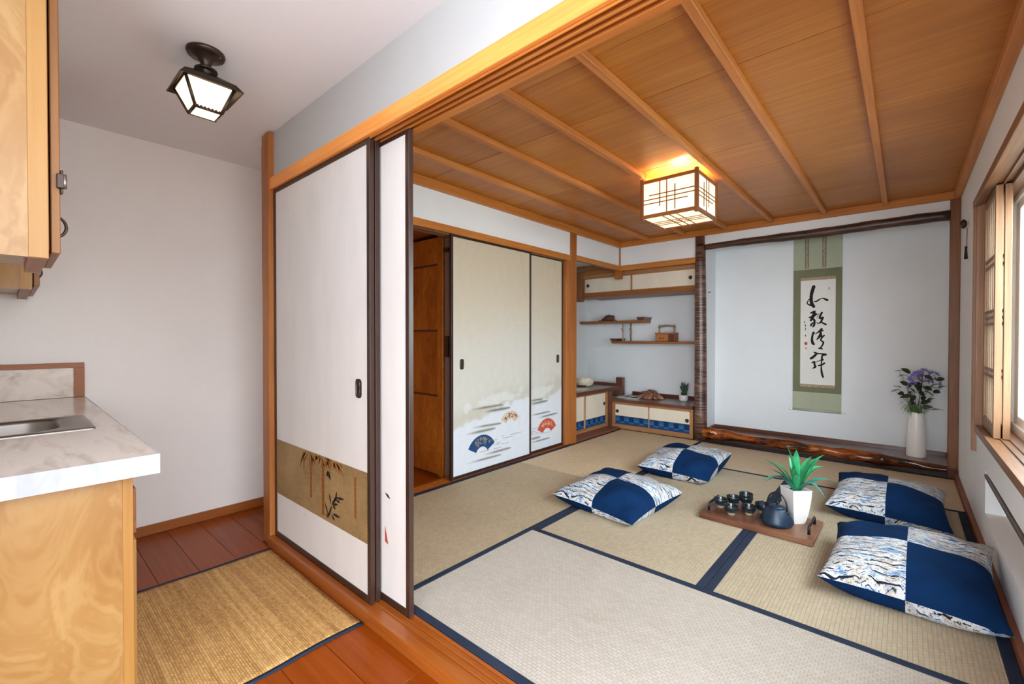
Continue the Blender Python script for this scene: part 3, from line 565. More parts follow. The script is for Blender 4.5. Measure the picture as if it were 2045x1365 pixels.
blade(bm, (-2.09, .275), (-2.055, .345), .005, yb1-.0018); blade(bm, (-2.06, .34), (-2.01, .40), .004, yb1-.0018)
fin(bm, 'ink_bamboo', 'dark_ink', band)
pull(d1, 'y', (-1.812, 1.029, .923), .05, .085, 1)
d2 = fusuma(2, -2.66, -1.711, 1.052, 0.0, 2.005, 'second sliding door hidden edge-on behind the bamboo-band door')
d3 = fusuma(3, -2.45, -1.508, 1.079, 0.0, 2.005, 'narrow visible white paper sliding door with brown edge, open to the tatami room')
bm = bmesh.new(); poly_prism(bm, [(-1.69, 1.0826, .263), (-1.667, 1.0826, .255), (-1.69, 1.0826, .33)], (0, -.0006, 0)); fin(bm, 'red_print', 'red_scrap', d3)
bm = bmesh.new()
def spindle3(bm, a, b_, w_, yy):
    blade(bm, a, b_, w_, yy, .0004)
spindle3(bm, (-1.69, .475), (-1.65, .455), .012, 1.0823); fin(bm, 'grey_brushstroke', 'dark_ink', d3)

# closet doors with printed clouds and fans
def soft(x): return 1/(1+np.exp(-x))
def vnoise(Y, Z, s, seed):
    rs = np.random.RandomState(seed); v = np.zeros_like(Y)
    for k in range(14):
        a = rs.uniform(0, 2*PI); f = s*rs.uniform(.5, 2.2); v += np.sin((math.cos(a)*Y + math.sin(a)*Z)*f + rs.uniform(0, 6))/14**.5
    return v
def arc3(p1, p2, p3):
    ax, ay = p1; bx, by = p2; cx, cy = p3; d = 2*(ax*(by-cy)+bx*(cy-ay)+cx*(ay-by))
    ux = ((ax*ax+ay*ay)*(by-cy)+(bx*bx+by*by)*(cy-ay)+(cx*cx+cy*cy)*(ay-by))/d; uy = ((ax*ax+ay*ay)*(cx-bx)+(bx*bx+by*by)*(ax-cx)+(cx*cx+cy*cy)*(bx-ax))/d
    return ux, uy, math.hypot(ax-ux, ay-uy)
def door_art(y0, y1, z0, z1, streaks, lines, seed):
    def f(U, V):
        Y = y0+(y1-y0)*U; Z = z0+(z1-z0)*V
        top = L3('#d3c6ad'); mid = L3('#d6d3ca'); low = L3('#dcdfe6')
        t = soft((Z-1.25+.06*vnoise(Y, Z, 4, seed))/.16)[..., None]; c = mid*(1-t)+top*t
        edge = .40+.10*(Y-y0)/(y1-y0)*2+.02*vnoise(Y, Z, 30, seed+1)+.03*vnoise(Y, Z, 9, seed+2)
        t = soft((Z-edge)/.012)[..., None]; c = low*(1-t)+c*t
        mist = np.exp(-((Z-edge-.06)/.09)**2)*.55*(Z > edge-.01); c = c*(1-mist[..., None])+L3('#bcb8a4')*mist[..., None]
        w_d = y1-y0; ey = (Y-y0-w_d*.52)/(.30*w_d+.03); ez = (Z-.60-.10*(Y-y0-w_d*.5))/.045
        cl = soft((1+.30*vnoise(Y, Z, 24, seed+3)+.16*vnoise(Y, Z, 60, seed+4)-np.hypot(ey, ez))/.10)*.85
        c = c*(1-cl[..., None])+L3('#dcdcd8')*cl[..., None]
        c = c*(1+.012*vnoise(Y, Z, 60, seed+5))[..., None]
        st = np.exp(-((Y-(y1-.12+.05*np.sin(Z*5)))/.006)**2)*(Z > 1.55)*.22; c = c*(1-st[..., None])+L3('#a89470')*st[..., None]
        for (ya, za, yb_, zb, w_, k) in streaks:
            s = (Y-ya)/(yb_-ya); zc_ = za+(zb-za)*s; ww = w_*(np.clip(s, 0, 1)**.6*np.clip(1-s, 0, 1)**.35*1.35)+1e-4
            a = np.exp(-((Z-zc_)/ww)**2*1.2)*((s > 0) & (s < 1))*np.clip(s*2.4, 0, 1)*.85
            c = c*(1-a[..., None])+L3(('#6a6246', '#4c4c48', '#6a5a4c')[k])*a[..., None]
        for (ya, za, yb_, zb) in lines:
            s = (Y-ya)/(yb_-ya); a = (np.abs(Z-(za+(zb-za)*s)) < .0017)*((s > 0) & (s < 1))*.7; c = c*(1-a[..., None])+L3('#55585c')*a[..., None]
        return np.clip(c*.9, 0, 1)
    return f
def fan(parent, pts, xf, base, deco, seed, name, label):
    ux, uz, R_ = arc3(pts[0], pts[1], pts[2]); ri = (math.hypot(pts[3][0]-ux, pts[3][1]-uz)+math.hypot(pts[4][0]-ux, pts[4][1]-uz))/2
    a0 = math.atan2(pts[0][1]-uz, pts[0][0]-ux); a1 = math.atan2(pts[2][1]-uz, pts[2][0]-ux)
    bm = bmesh.new(); n = 16; P = [(xf, ux+R_*math.cos(a0+(a1-a0)*k/n), uz+R_*math.sin(a0+(a1-a0)*k/n)) for k in range(n+1)]
    P += [(xf, ux+ri*math.cos(a1+(a0-a1)*k/n), uz+ri*math.sin(a1+(a0-a1)*k/n)) for k in range(n+1)]
    poly_prism(bm, P, (-.0008, 0, 0)); fo = fin(bm, name, base, parent, label=label)
    rs = random.Random(seed); bm = bmesh.new()
    for cl in range(5 if seed < 9 else 3):
        aa = a0+(a1-a0)*(.15+.7*(cl+.5)/(5 if seed < 9 else 3)); rad = ri+(R_-ri)*rs.uniform(.45, .75); cy_, cz_ = ux+rad*math.cos(aa), uz+rad*math.sin(aa)
        for k in range(9):
            th = rs.uniform(0, 2*PI); l = rs.uniform(.024, .055); d = Vector((0, math.cos(th), math.sin(th))); nrm = Vector((0, -math.sin(th), math.cos(th)))*.0036
            s_ = Vector((xf+.0004, cy_, cz_)); 
            if not (ri+.006 < math.hypot(cy_+d.y*l-ux, cz_+d.z*l-uz) < R_-.006): continue
            poly_prism(bm, [s_, s_+d*l*.5+nrm, s_+d*l, s_+d*l*.5-nrm], (-.0003, 0, 0))
    fin(bm, 'fan_motif', deco, fo)
M['fan_blue'] = plain('fan_blue', '#1d4470', .8, .2, var=.15, vscale=40); M['fan_cream'] = plain('fan_cream', '#c9b8a2', .8, .2, var=.15, vscale=40); M['fan_red'] = plain('fan_red', '#b8503c', .8, .2, var=.15, vscale=40)
M['fan_gold'] = plain('fan_gold_ink', '#a59272', .8, .2); M['fan_rust'] = plain('fan_rust_ink', '#8a3c2c', .8, .2); M['fan_pale'] = plain('fan_pale_ink', '#d8a888', .8, .2)
def closet_door(n, y0, y1, xf, label, streaks, lines, seed, z0=.004, z1=1.972):
    d = empty('door_%d' % n, (xf-.01, (y0+y1)/2, z0), label, 'sliding door', kind='structure'); fr = .022
    for a, b_ in ((y0, y0+fr), (y1-fr, y1)): box('stile', (xf-.022, xf, a, b_, z0, z1), 'lacquer_dark', d, .0015)
    box('bottom_rail', (xf-.022, xf, y0+fr, y1-fr, z0, z0+.025), 'lacquer_dark', d, .0015); box('top_rail', (xf-.022, xf, y0+fr, y1-fr, z1-.022, z1), 'lacquer_dark', d, .0015)
    box('door_core', (xf-.02, xf-.0065, y0+fr, y1-fr, z0+.025, z1-.022), 'cream_paper', d)
    grid_panel('printed_paper', (xf-.006, y0+fr, z0+.025), (0, y1-y0-2*fr, 0), (0, 0, z1-z0-.047), 170, 420, door_art(y0+fr, y1-fr, z0+.025, z1-.022, streaks, lines, seed), d)
    return d
d4 = closet_door(4, 2.333, 3.342, -2.70, 'wide cream closet door printed with a blue fan and a cream fan', STREAKS_A, LINES_A, 3)
fan(d4, FAN_BLUE, -2.7052, 'fan_blue', 'fan_gold', 4, 'blue_fan', 'blue printed fan'); fan(d4, FAN_CREAM, -2.7052, 'fan_cream', 'fan_rust', 6, 'cream_fan', 'cream printed fan')
pull(d4, 'x', (-2.7055, 2.449, .929), .045, .085, 1)
d5 = closet_door(5, 3.10, 3.925, -2.735, 'cream closet door with a red fan, partly behind the wide one', STREAKS_B, LINES_B, 8)
fan(d5, FAN_RED, -2.7402, 'fan_red', 'fan_pale', 7, 'red_fan', 'red printed fan'); pull(d5, 'x', (-2.7405, 3.835, .925), .045, .085, 1)

# ---------------- shelf alcove shell and tokonoma shell
o = sbox('wall_alcove_left', (-3.64, -3.54, 4.0, 5.8, -0.1, 2.35), 'wall_toko', 'left wall of the shelf alcove')
box('wall_section', (-3.54, -2.80, 4.0, 4.06, -0.1, 2.35), 'wall_toko', o)
sbox('wall_alcove_back', (-3.64, -1.72, 5.70, 5.80, -0.1, 2.35), 'wall_toko', 'pale grey back wall of the shelf alcove')
o = sbox('ceiling.002', (-3.54, -2.745, 4.06, 5.70, 2.12, 2.35), 'wall', 'white ceiling of the shelf alcove', 'ceiling')
box('ceiling_section', (-2.745, -1.72, 5.155, 5.70, 2.12, 2.35), 'wall', o)
sbox('wall_divider', (-1.78, -1.685, 5.198, 5.70, -0.1, 2.35), 'wall_toko', 'pale wall between shelf alcove and scroll alcove')
o = sbox('wall_back', (-1.685, 0.45, 5.55, 5.66, -0.1, 2.45), 'wall_toko', 'pale grey wall behind the hanging scroll')
o = sbox('wall_alcove_right', (0.30, 0.45, 5.16, 5.55, -0.1, 2.45), 'wall_toko', 'right side wall of the scroll alcove')
o = sbox('ceiling.003', (-1.685, 0.30, 5.14, 5.55, 2.33, 2.45), 'wall', 'ceiling of the scroll alcove', 'ceiling')
o = sbox('wall_upper_back', (-2.71, -1.72, 5.125, 5.15, 2.04, 2.45), 'wall', 'white wall band above the shelf alcove beam')
box('wall_section', (-1.72, 0.27, 5.125, 5.15, 2.15, 2.45), 'wall', o)
o = sbox('wall_upper_left', (-2.74, -2.71, 4.10, 5.15, 2.04, 2.45), 'wall', 'white wall band beside the square post')
o = box('trim_9', (-2.71, -2.695, 5.11, 5.125, 2.04, 2.27), 'trim_z'); tag(o, 'thin brown upright in the upper corner of the room', 'trim', kind='structure')
o = box('trim_10', (-2.75, -2.69, 4.105, 5.15, 1.99, 2.045), 'trim_y', None, .002); tag(o, 'brown beam running from the square post to the corner', 'beam', kind='structure')
o = box('trim_11', (-2.75, -1.76, 5.10, 5.16, 1.985, 2.045), 'trim_x', None, .002); tag(o, 'brown beam across the top of the shelf alcove', 'beam', kind='structure')
o = box('trim_12', (-2.765, -2.685, 5.095, 5.165, 1.885, 1.986), 'trim_z', None, .002); tag(o, 'short square hanging post end under the alcove beams', 'post', kind='structure')
# tokonoma platform
tp = empty('trim_13', (-.7, 5.3, 0), 'dark polished raised floor of the scroll alcove', 'platform', kind='structure')
box('platform_board', (-1.685, 0.30, 5.13, 5.55, 0.0, 0.088), 'dark_x', tp)
box('back_baseboard', (-1.685, .30, 5.533, 5.55, .088, .124), 'dark_x', tp, .001); box('side_baseboard', (-1.685, -1.668, 5.14, 5.533, .088, .124), 'redwood', tp, .001)
box('kick_board', (-1.70, .30, 5.125, 5.14, -.03, .06), 'lacquer_dark', tp)
# irregular polished log edge
lg = empty('log_sill', (-.7, 5.13, 0), 'glossy irregular polished log along the front of the scroll alcove', 'log')
bm = bmesh.new(); n = 90; rs = random.Random(5); ring = []
for i in range(n+1):
    t = i/n; x = -1.70+1.985*t; env = .062-.012*t
    w1 = math.sin(t*19)*.006+math.sin(t*47+1)*.003+math.sin(t*9+2)*.007
    kn = .018*math.exp(-((t-.055)/.018)**2)+.010*math.exp(-((t-.12)/.01)**2)-.010*math.exp(-((t-.09)/.01)**2)+.014*math.exp(-((t-.78)/.015)**2)
    rzz = env+w1+kn*.5; ryy = .045+w1*.8+kn; cz_ = .042+env-.008-.022*t; r_ = []
    if t > .90: rzz *= 1-.35*(t-.9)/.1
    for k in range(16):
        a = 2*PI*k/16; wob = 1+.07*math.sin(3*a+t*23)+.05*math.sin(2*a-t*60)
        r_.append(bm.verts.new((x, 5.125+ryy*math.cos(a)*wob, cz_+rzz*.85*math.sin(a)*wob)))
    ring.append(r_)
for a, b_ in zip(ring, ring[1:]):
    for k in range(16): bm.faces.new((a[k], a[(k+1) % 16], b_[(k+1) % 16], b_[k]))
bm.faces.new(ring[0]); bm.faces.new(ring[-1]); fin(bm, 'log_body', 'log', lg, True)
box('end_block', (.265, XR, 5.075, 5.17, -.03, .085), 'dark_x', lg, .006)
o = box('trim_14', (-1.68, .27, 5.08, 5.112, -.03, .012), 'lacquer_dark'); tag(o, 'black-brown strip on the floor below the polished log', 'trim', kind='structure')
# right post, bark post, bark lintel
o = box('trim_15', (.270, XR, 5.10, 5.18, .08, 2.272), 'trim_z', None, .003); o.data.materials[0] = wood('right_post_wood', '#6a4226', '#7f5230', '#90633c', 'z', 1.2, 0.42); tag(o, 'square brown post to the right of the scroll alcove', 'post', kind='structure')
bp_ = empty('bark_post', (-1.713, 5.13, -.02), 'round dark cherry-bark post between shelf and scroll alcoves', 'post')
bm = bmesh.new(); pr = []
lathe_bm(bm, [(0, 0), (.066, 0), (.067, .3), (.064, 1.0), (.061, 1.6), (.056, 2.0), (.050, 2.29), (0, 2.29)], (-1.713, 5.13, -.02), 28)
for v in bm.verts:
    k = v.co.z; v.co.x += .004*math.sin(k*3.1)+max(0, (k-1.7))*-.02; v.co.y += .003*math.sin(k*2.3+1)
fin(bm, 'bark_shaft', 'cherry', bp_, True)
bl = empty('bark_lintel', (-.7, 5.12, 2.147), 'dark bark-covered round log spanning the top of the scroll alcove', 'lintel')
pts = []; rd = []
for i in range(40):
    t = i/39; pts.append((-1.67+1.94*t, 5.125, 2.146+.004*math.sin(t*9)+.004*t)); rd.append(.030+.013*min(1, t*2.2)+.0018*math.sin(t*37)+.001*math.sin(t*71))
tube('bark_log', pts, rd, 'bark', bl, 14)

# ---------------- window wall
wr = sbox('wall_right', (XR, .50, 3.93, 5.7, -0.1, 2.45), 'wall', 'white window wall of the tatami room')
boxes('wall_section', [(XR, .50, 1.03, 3.93, 1.99, 2.45), (XR, .50, 1.03, 1.36, -.1, 1.99), (XR, .50, 1.36, 3.93, .43, .575), (XR, .50, 1.36, 3.93, -.1, .20), (XR, .50, 3.5, 3.93, .2, .43), (.42, .50, 1.36, 3.5, .2, .43)], 'wall', wr)
box('niche_lining', (.41, .42, 1.36, 3.5, .2, .43), 'niche', wr)
ns = empty('heater_grille', (.325, 2.4, .415), 'long dark metal strip over the wall recess below the window', 'grille')
boxes('metal_strip', [(.322, .334, 1.4, 3.44, .408, .424)], 'metal_strip', ns, .002); box('strip_lip', (.334, .345, 1.4, 3.44, .395, .409), 'metal_strip', ns)
o = box('baseboard_right', (.308, XR, 1.13, 5.09, -.03, .042), 'redwood', None, .002); tag(o, 'red-brown baseboard along the window wall', 'baseboard', kind='structure')
w1 = empty('window_1', (.4, 2.6, .6), 'wide wood-framed window with lattice screens slid open', 'window', kind='structure')
box('trim_board', (.312, XR, 3.92, 3.975, .455, 1.99), 'win_z', w1, .002)
box('jamb_board', (.322, .46, 3.90, 3.93, .60, 1.96), 'win_z', w1, .001)
box('head_trim', (.310, XR, 1.36, 3.975, 1.945, 1.992), 'brown_y', w1, .002)
boxes('head_board', [(.332, .50, 1.36, 3.93, 1.962, 1.99), (.332, .352, 1.36, 3.93, 1.950, 1.962), (.379, .386, 1.36, 3.93, 1.950, 1.962), (.412, .46, 1.36, 3.93, 1.940, 1.962)], 'brown_y', w1)
boxes('window_sill', [(.322, .50, 1.36, 3.92, .575, .612), (.322, .352, 1.36, 3.92, .612, .618), (.379, .386, 1.36, 3.92, .612, .618), (.412, .46, 1.36, 3.92, .612, .618)], 'brown_y', w1, .001)
vf = boxes('window_frame', [(.46, .50, 3.82, 3.90, .612, 1.962), (.46, .50, 1.36, 1.42, .612, 1.962), (.46, .50, 1.42, 3.82, .612, .665), (.46, .50, 1.42, 3.82, 1.91, 1.962), (.472, .495, 3.70, 3.82, .665, 1.91), (.472, .495, 2.45, 2.52, .665, 1.91), (.472, .495, 1.42, 3.70, .665, .715), (.472, .495, 1.42, 3.70, 1.86, 1.91)], 'vinyl', w1, .003, label='white vinyl outer window frame')
box('glass_pane', (.482, .486, 2.52, 3.70, .715, 1.86), 'glass', w1); box('glass_pane', (.482, .486, 1.42, 2.45, .715, 1.86), 'glass', w1)
def lattice(n, x0, label):
    s = empty('lattice_screen', (x0+.014, 3.68, .615), label, 'screen', 'lattice window screens slid to the far side')
    y0, y1, z0, z1 = 3.455, 3.898, .615, 1.953
    for a, b_ in ((y0, y0+.035), (y1-.035, y1)): box('stile', (x0, x0+.027, a, b_, z0, z1), 'win_z', s, .0015)
    box('bottom_rail', (x0, x0+.027, y0+.035, y1-.035, z0, z0+.07), 'brown_y', s, .0015); box('top_rail', (x0, x0+.027, y0+.035, y1-.035, z1-.045, z1), 'brown_y', s, .0015)
    for z in (.935, .97, 1.225, 1.26, 1.295, 1.55, 1.59): box('cross_slat', (x0+.004, x0+.020, y0+.035, y1-.035, z-.008, z+.008), 'brown_y', s)
    for k in range(5): yy = y0+.035+(k+.5)*.373/5; box('upright_slat', (x0+.006, x0+.017, yy-.009, yy+.009, z0+.07, z1-.045), 'win_slat', s)
lattice(1, .354, 'wooden lattice screen nearest the room at the far end of the window'); lattice(2, .388, 'wooden lattice screen behind the other one, next to the glass')
# ================================================================ STRAW MATS
def tat(x0, x1, y0, y1, along, m, label, ends=None, bw=.032):
    t = empty('tatami_mat', ((x0+x1)/2, (y0+y1)/2, -.035), label, 'mat', 'straw mats of the tatami room')
    g = .0012; x0 += g; x1 -= g; y0 += g; y1 -= g
    if along == 'x':
        box('straw_surface', (x0, x1, y0+bw, y1-bw, -.035, 0), m, t, .002)
        for a, b in ((y0, y0+bw), (y1-bw, y1)): box('cloth_border', (x0, x1, a, b, -.035, .0012), 'border', t, .0015)
    else:
        box('straw_surface', (x0+bw, x1-bw, y0, y1, -.035, 0), m, t, .002)
        for a, b in ((x0, x0+bw), (x1-bw, x1)): box('cloth_border', (a, b, y0, y1, -.035, .0012), 'border', t, .0015)
tat(-1.665, .322, 1.115, 2.108, 'x', 'tat_sheen_x', 'straw mat with painted pale sheen, nearest the kitchen threshold', bw=.036)
tat(-2.682, -1.665, 1.115, 3.125, 'y', 'tat_tan_y', 'tan straw mat in front of the open closet')
tat(-2.682, -1.665, 3.125, 5.08, 'y', 'tat_bright_y', 'tan straw mat in front of the shelf alcove cabinets')
tat(-1.665, -.683, 2.108, 4.135, 'y', 'tat_y', 'straw mat under the left half of the wooden tray', bw=.037)
tat(-.683, .308, 2.108, 4.135, 'y', 'tat_y', 'straw mat under the right half of the tray, beside the window wall', bw=.037)
tat(-1.665, .308, 4.135, 5.08, 'x', 'tat_x', 'tan straw mat along the front of the scroll alcove')

# ================================================================ ALCOVE CABINETS
def checker(name, plane, a0, a1, f, z0, z1, parent):
    """indigo check paper strip"""
    n = max(3, round((a1-a0)/.062)); off = random.randint(0, 1)
    def fcol(U, V):
        X = (U*n).astype(int).clip(0, n-1); top = V > .38
        dark = L3('#142f63'); lt = L3('#3e84a6'); md = L3('#1d4278')
        c = np.where(((X+off) % 2 == 0)[..., None], md, dark)*np.ones(U.shape+(1,))
        fr = (V-.38)/.62
        on = ((X+off) % 2 == 0) & top; k = np.clip(1-fr*.8, 0, 1)*.75; c = np.where(on[..., None], dark*(1-k[..., None])+lt*k[..., None], c)
        on2 = ((X+off) % 2 == 1) & (V < .34) & (V > .06); k = np.clip(V/.34, 0, 1)*.7; c = np.where(on2[..., None], dark*(1-k[..., None])+lt*k[..., None], c)
        return c*(1+.1*np.sin(V*60))[..., None]
    if plane == 'y': grid_panel(name, (a0, f, z0), (a1-a0, 0, 0), (0, 0, z1-z0), n*8, 24, fcol, parent)
    else: grid_panel(name, (f, a0, z0), (0, a1-a0, 0), (0, 0, z1-z0), n*8, 24, fcol, parent)
def round_pull(parent, plane, c, r=.022):
    o = lathe('round_pull', [(0, .001), (r*.35, .001), (r*.45, .004), (r*.7, .003), (r*.8, .005), (r, .004), (r, 0)], (0, 0, 0), 'bronze', parent, 20, label='dark round finger pull', local=True)
    o.location = Vector(c)-wloc(parent); o.rotation_euler = (PI/2, 0, 0) if plane == 'y' else (0, PI/2, 0)
def small_door(cab, plane, a0, a1, f, z0, z1, pull_at=None, strip=True, fr=.014):
    if plane == 'y':
        d = box('sliding_door', (a0, a1, f, f+.012, z0, z1), 'cream_paper', cab)
        boxes('door_frame', [(a0, a0+fr, f-.004, f, z0, z1), (a1-fr, a1, f-.004, f, z0, z1), (a0, a1, f-.004, f, z0, z0+fr*.7), (a0, a1, f-.004, f, z1-fr*.7, z1)], 'birch_frame', d)
        if strip: checker('checked_strip', 'y', a0+fr, a1-fr, f-.0008, z0+fr*.7, z0+.115, d)
        if pull_at: round_pull(d, 'y', (pull_at[0], f-.001, pull_at[1]))
    else:
        d = box('sliding_door', (f-.012, f, a0, a1, z0, z1), 'cream_paper', cab)
        boxes('door_frame', [(f, f+.004, a0, a0+fr, z0, z1), (f, f+.004, a1-fr, a1, z0, z1), (f, f+.004, a0, a1, z0, z0+fr*.7), (f, f+.004, a0, a1, z1-fr*.7, z1)], 'birch_frame', d)
        if strip: checker('checked_strip', 'x', a0+fr, a1-fr, f+.0008, z0+fr*.7, z0+.115, d)
        if pull_at: round_pull(d, 'x', (f+.001, pull_at[0], pull_at[1]))
    return d
M['birch_frame'] = wood('tan_frame', '#8f6238', '#a4754a', '#b4865a', 'x', 1.5, .45)
# front board between mats and left cabinet
o = box('trim_16', (-2.86, -2.684, 4.105, 5.12, -.035, .018), 'dark_y', None, .002); o.data.materials[0] = M['redwood']; tag(o, 'red-brown floor board in front of the left alcove cabinet', 'trim', kind='structure')
# right (back) low cabinet
rc = empty('low_cabinet', (-2.3, 5.3, 0), 'low cabinet along the alcove back wall with paper doors and dark top', 'cabinet')
box('cabinet_body', (-2.80, -1.79, 5.14, 5.685, .0, .335), 'dark_x', rc)
box('cabinet_top', (-2.80, -1.785, 5.085, 5.69, .335, .372), 'dark_x', rc, .002)
box('back_ledge', (-2.80, -1.785, 5.67, 5.69, .372, .41), 'dark_x', rc, .001)
for a, b in ((-2.80, -2.776), (-1.812, -1.788)): box('stile', (a, b, 5.112, 5.14, 0, .335), 'birch_frame', rc, .001)
box('bottom_rail', (-2.776, -1.812, 5.112, 5.14, 0, .045), 'birch_frame', rc, .001); box('top_rail', (-2.776, -1.812, 5.112, 5.14, .312, .335), 'birch_frame', rc, .001)
small_door(rc, 'y', -2.776, -2.30, 5.125, .045, .312, (-2.735, .215)); small_door(rc, 'y', -2.318, -1.812, 5.118, .045, .312, (-1.855, .20))
# left cabinet, its counter runs on over the low one
lc = empty('side_cabinet', (-3.2, 4.7, 0), 'taller left alcove cabinet with paper doors and overhanging dark counter', 'cabinet')
box('cabinet_body', (-3.53, -2.875, 4.07, 5.12, .0, .455), 'dark_y', lc)
box('counter', (-3.535, -2.842, 4.065, 5.40, .458, .505), 'dark_y', lc, .002)
box('apron', (-2.87, -2.852, 5.10, 5.40, .374, .458), 'dark_y', lc)
box('back_ledge', (-3.535, -2.90, 5.40, 5.46, .458, .535), 'dark_x', lc, .001)
box('end_upright', (-2.905, -2.81, 5.40, 5.47, .374, .615), 'dark_y', lc, .002)
box('corner_stile', (-2.875, -2.80, 5.085, 5.115, .018, .458), 'dark_y', lc, .002)
box('stile', (-2.875, -2.848, 5.06, 5.085, .018, .458), 'birch_frame', lc, .001); box('bottom_rail', (-2.875, -2.85, 4.07, 5.06, .018, .045), 'birch_frame', lc, .001)
small_door(lc, 'x', 4.55, 5.06, -2.860, .045, .455, (5.01, .31), fr=.02); small_door(lc, 'x', 4.08, 4.565, -2.868, .045, .455, fr=.02)
# hanging upper cabinet
uc = empty('upper_cabinet', (-2.6, 5.4, 1.68), 'long shallow wall cabinet with two paper sliding doors high in the alcove', 'cabinet')
box('cabinet_body', (-3.535, -1.79, 5.24, 5.69, 1.70, 2.11), 'birch_frame', uc)
M['brown_x'] = wood('brown_board', '#7a4a26', '#91582c', '#a5693a', 'x', 1.0, .42)
box('bottom_board', (-3.30, -1.79, 5.185, 5.69, 1.682, 1.738), 'brown_x', uc, .002)
box('top_board', (-3.535, -1.79, 5.185, 5.26, 1.985, 2.04), 'brown_x', uc, .002); box('end_post', (-3.41, -3.30, 5.17, 5.24, 1.635, 2.04), 'brown_z', uc, .002)
box('upper_rail', (-3.30, -1.79, 5.20, 5.24, 1.94, 1.985), 'birch_frame', uc, .001)
small_door(uc, 'y', -3.30, -2.56, 5.228, 1.738, 1.945, (-3.235, 1.845), False, .018); small_door(uc, 'y', -2.60, -1.79, 5.218, 1.738, 1.945, (-1.86, 1.84), False, .018)
# staggered shelves
s1 = empty('wall_shelf', (-3.0, 5.55, 1.35), 'upper staggered wall shelf with a turned-up right end', 'shelf', 'staggered shelves in the alcove')
box('shelf_board', (-3.50, -2.545, 5.45, 5.69, 1.338, 1.372), 'brown_x', s1, .003); 
bm = bmesh.new(); poly_prism(bm, [(-2.62, 5.452, 1.372), (-2.545, 5.452, 1.372), (-2.528, 5.452, 1.415), (-2.64, 5.452, 1.415)], (0, .235, 0)); fin(bm, 'turned_up_end', 'dark_x', s1)
s2 = empty('wall_shelf', (-2.4, 5.55, 1.08), 'lower staggered wall shelf running behind the bark post', 'shelf', 'staggered shelves in the alcove')
box('shelf_board', (-3.00, -1.785, 5.45, 5.69, 1.066, 1.098), 'brown_x', s2, .003)
bm = bmesh.new(); poly_prism(bm, [(-3.00, 5.452, 1.098), (-2.93, 5.452, 1.098), (-2.91, 5.452, 1.132), (-3.03, 5.452, 1.132)], (0, .235, 0)); fin(bm, 'turned_up_end', 'dark_x', s2)
for x, yy in ((-2.842, 5.475), (-2.80, 5.62)):
    st = empty('shelf_strut', (x, yy, 1.098), 'pale twig strut at the front between the two wall shelves' if yy < 5.5 else 'darker twig strut at the back between the two wall shelves', 'strut', 'twig struts between the shelves')
    tube('twig', [(x+.003, yy, 1.098), (x-.002, yy, 1.16), (x+.003, yy, 1.22), (x, yy, 1.28), (x+.002, yy, 1.338)], [.012, .011, .012, .010, .011], 'twig', st, 8)
    tube('twig_stub', [(x, yy, 1.22), (x-.02, yy, 1.26), (x-.024, yy, 1.275)], [.006, .005, .003], 'twig', st, 6)
# things on the shelves
t = empty('viewing_stone', (-3.11, 5.55, 1.372), 'brown humped stone on a small dark base on the upper shelf', 'stone')
bm = bmesh.new(); bmesh.ops.create_icosphere(bm, subdivisions=4, radius=1)
for v in bm.verts:
    c = v.co.copy(); h = .075 if c.z > 0 else .004; k = 1+.10*math.sin(5*c.x+3)*math.sin(4*c.y+1)+.05*math.sin(11*c.x)
    v.co = Vector((-3.11+c.x*.095*k+.012*c.z, 5.55+c.y*.055*k, 1.386+max(0, c.z)*h*k*(1+.25*c.x)+min(0, c.z)*.004))
fin(bm, 'stone_body', 'stone', t, True); box('stone_base', (-3.23, -3.0, 5.49, 5.61, 1.372, 1.384), 'lacquer_dark', t, .003)
t = empty('tool_box', (-2.25, 5.56, 1.098), 'small wooden box with branch handle on the lower shelf', 'box')
def lb(name, b, m, par, bev=.001): return box(name, b, m, par, bev)
lb('box_body', (-2.395, -2.155, 5.49, 5.63, 1.098, 1.195), 'boxwood', t, .002); lb('box_lid', (-2.40, -2.15, 5.485, 5.635, 1.195, 1.205), 'boxwood', t, .002)
dr = lb('drawer_front', (-2.385, -2.235, 5.484, 5.49, 1.104, 1.188), 'boxwood', t, .001); lb('side_panel', (-2.225, -2.155, 5.486, 5.49, 1.10, 1.192), 'dark_x', t)
tube('drawer_pull', [(-2.335, 5.484, 1.15), (-2.333, 5.47, 1.137), (-2.31, 5.466, 1.13), (-2.287, 5.47, 1.137), (-2.285, 5.484, 1.15)], .0035, 'blackmetal', dr, 6)
for x in (-2.372, -2.178): tube('handle_post', [(x, 5.56, 1.20), (x, 5.56, 1.31)], [.009, .010], 'twig', t, 8)
tube('branch_handle', [(-2.385, 5.56, 1.275), (-2.33, 5.56, 1.292), (-2.275, 5.56, 1.300), (-2.22, 5.56, 1.294), (-2.165, 5.56, 1.278)], [.010, .011, .010, .011, .010], 'twig', t, 8)
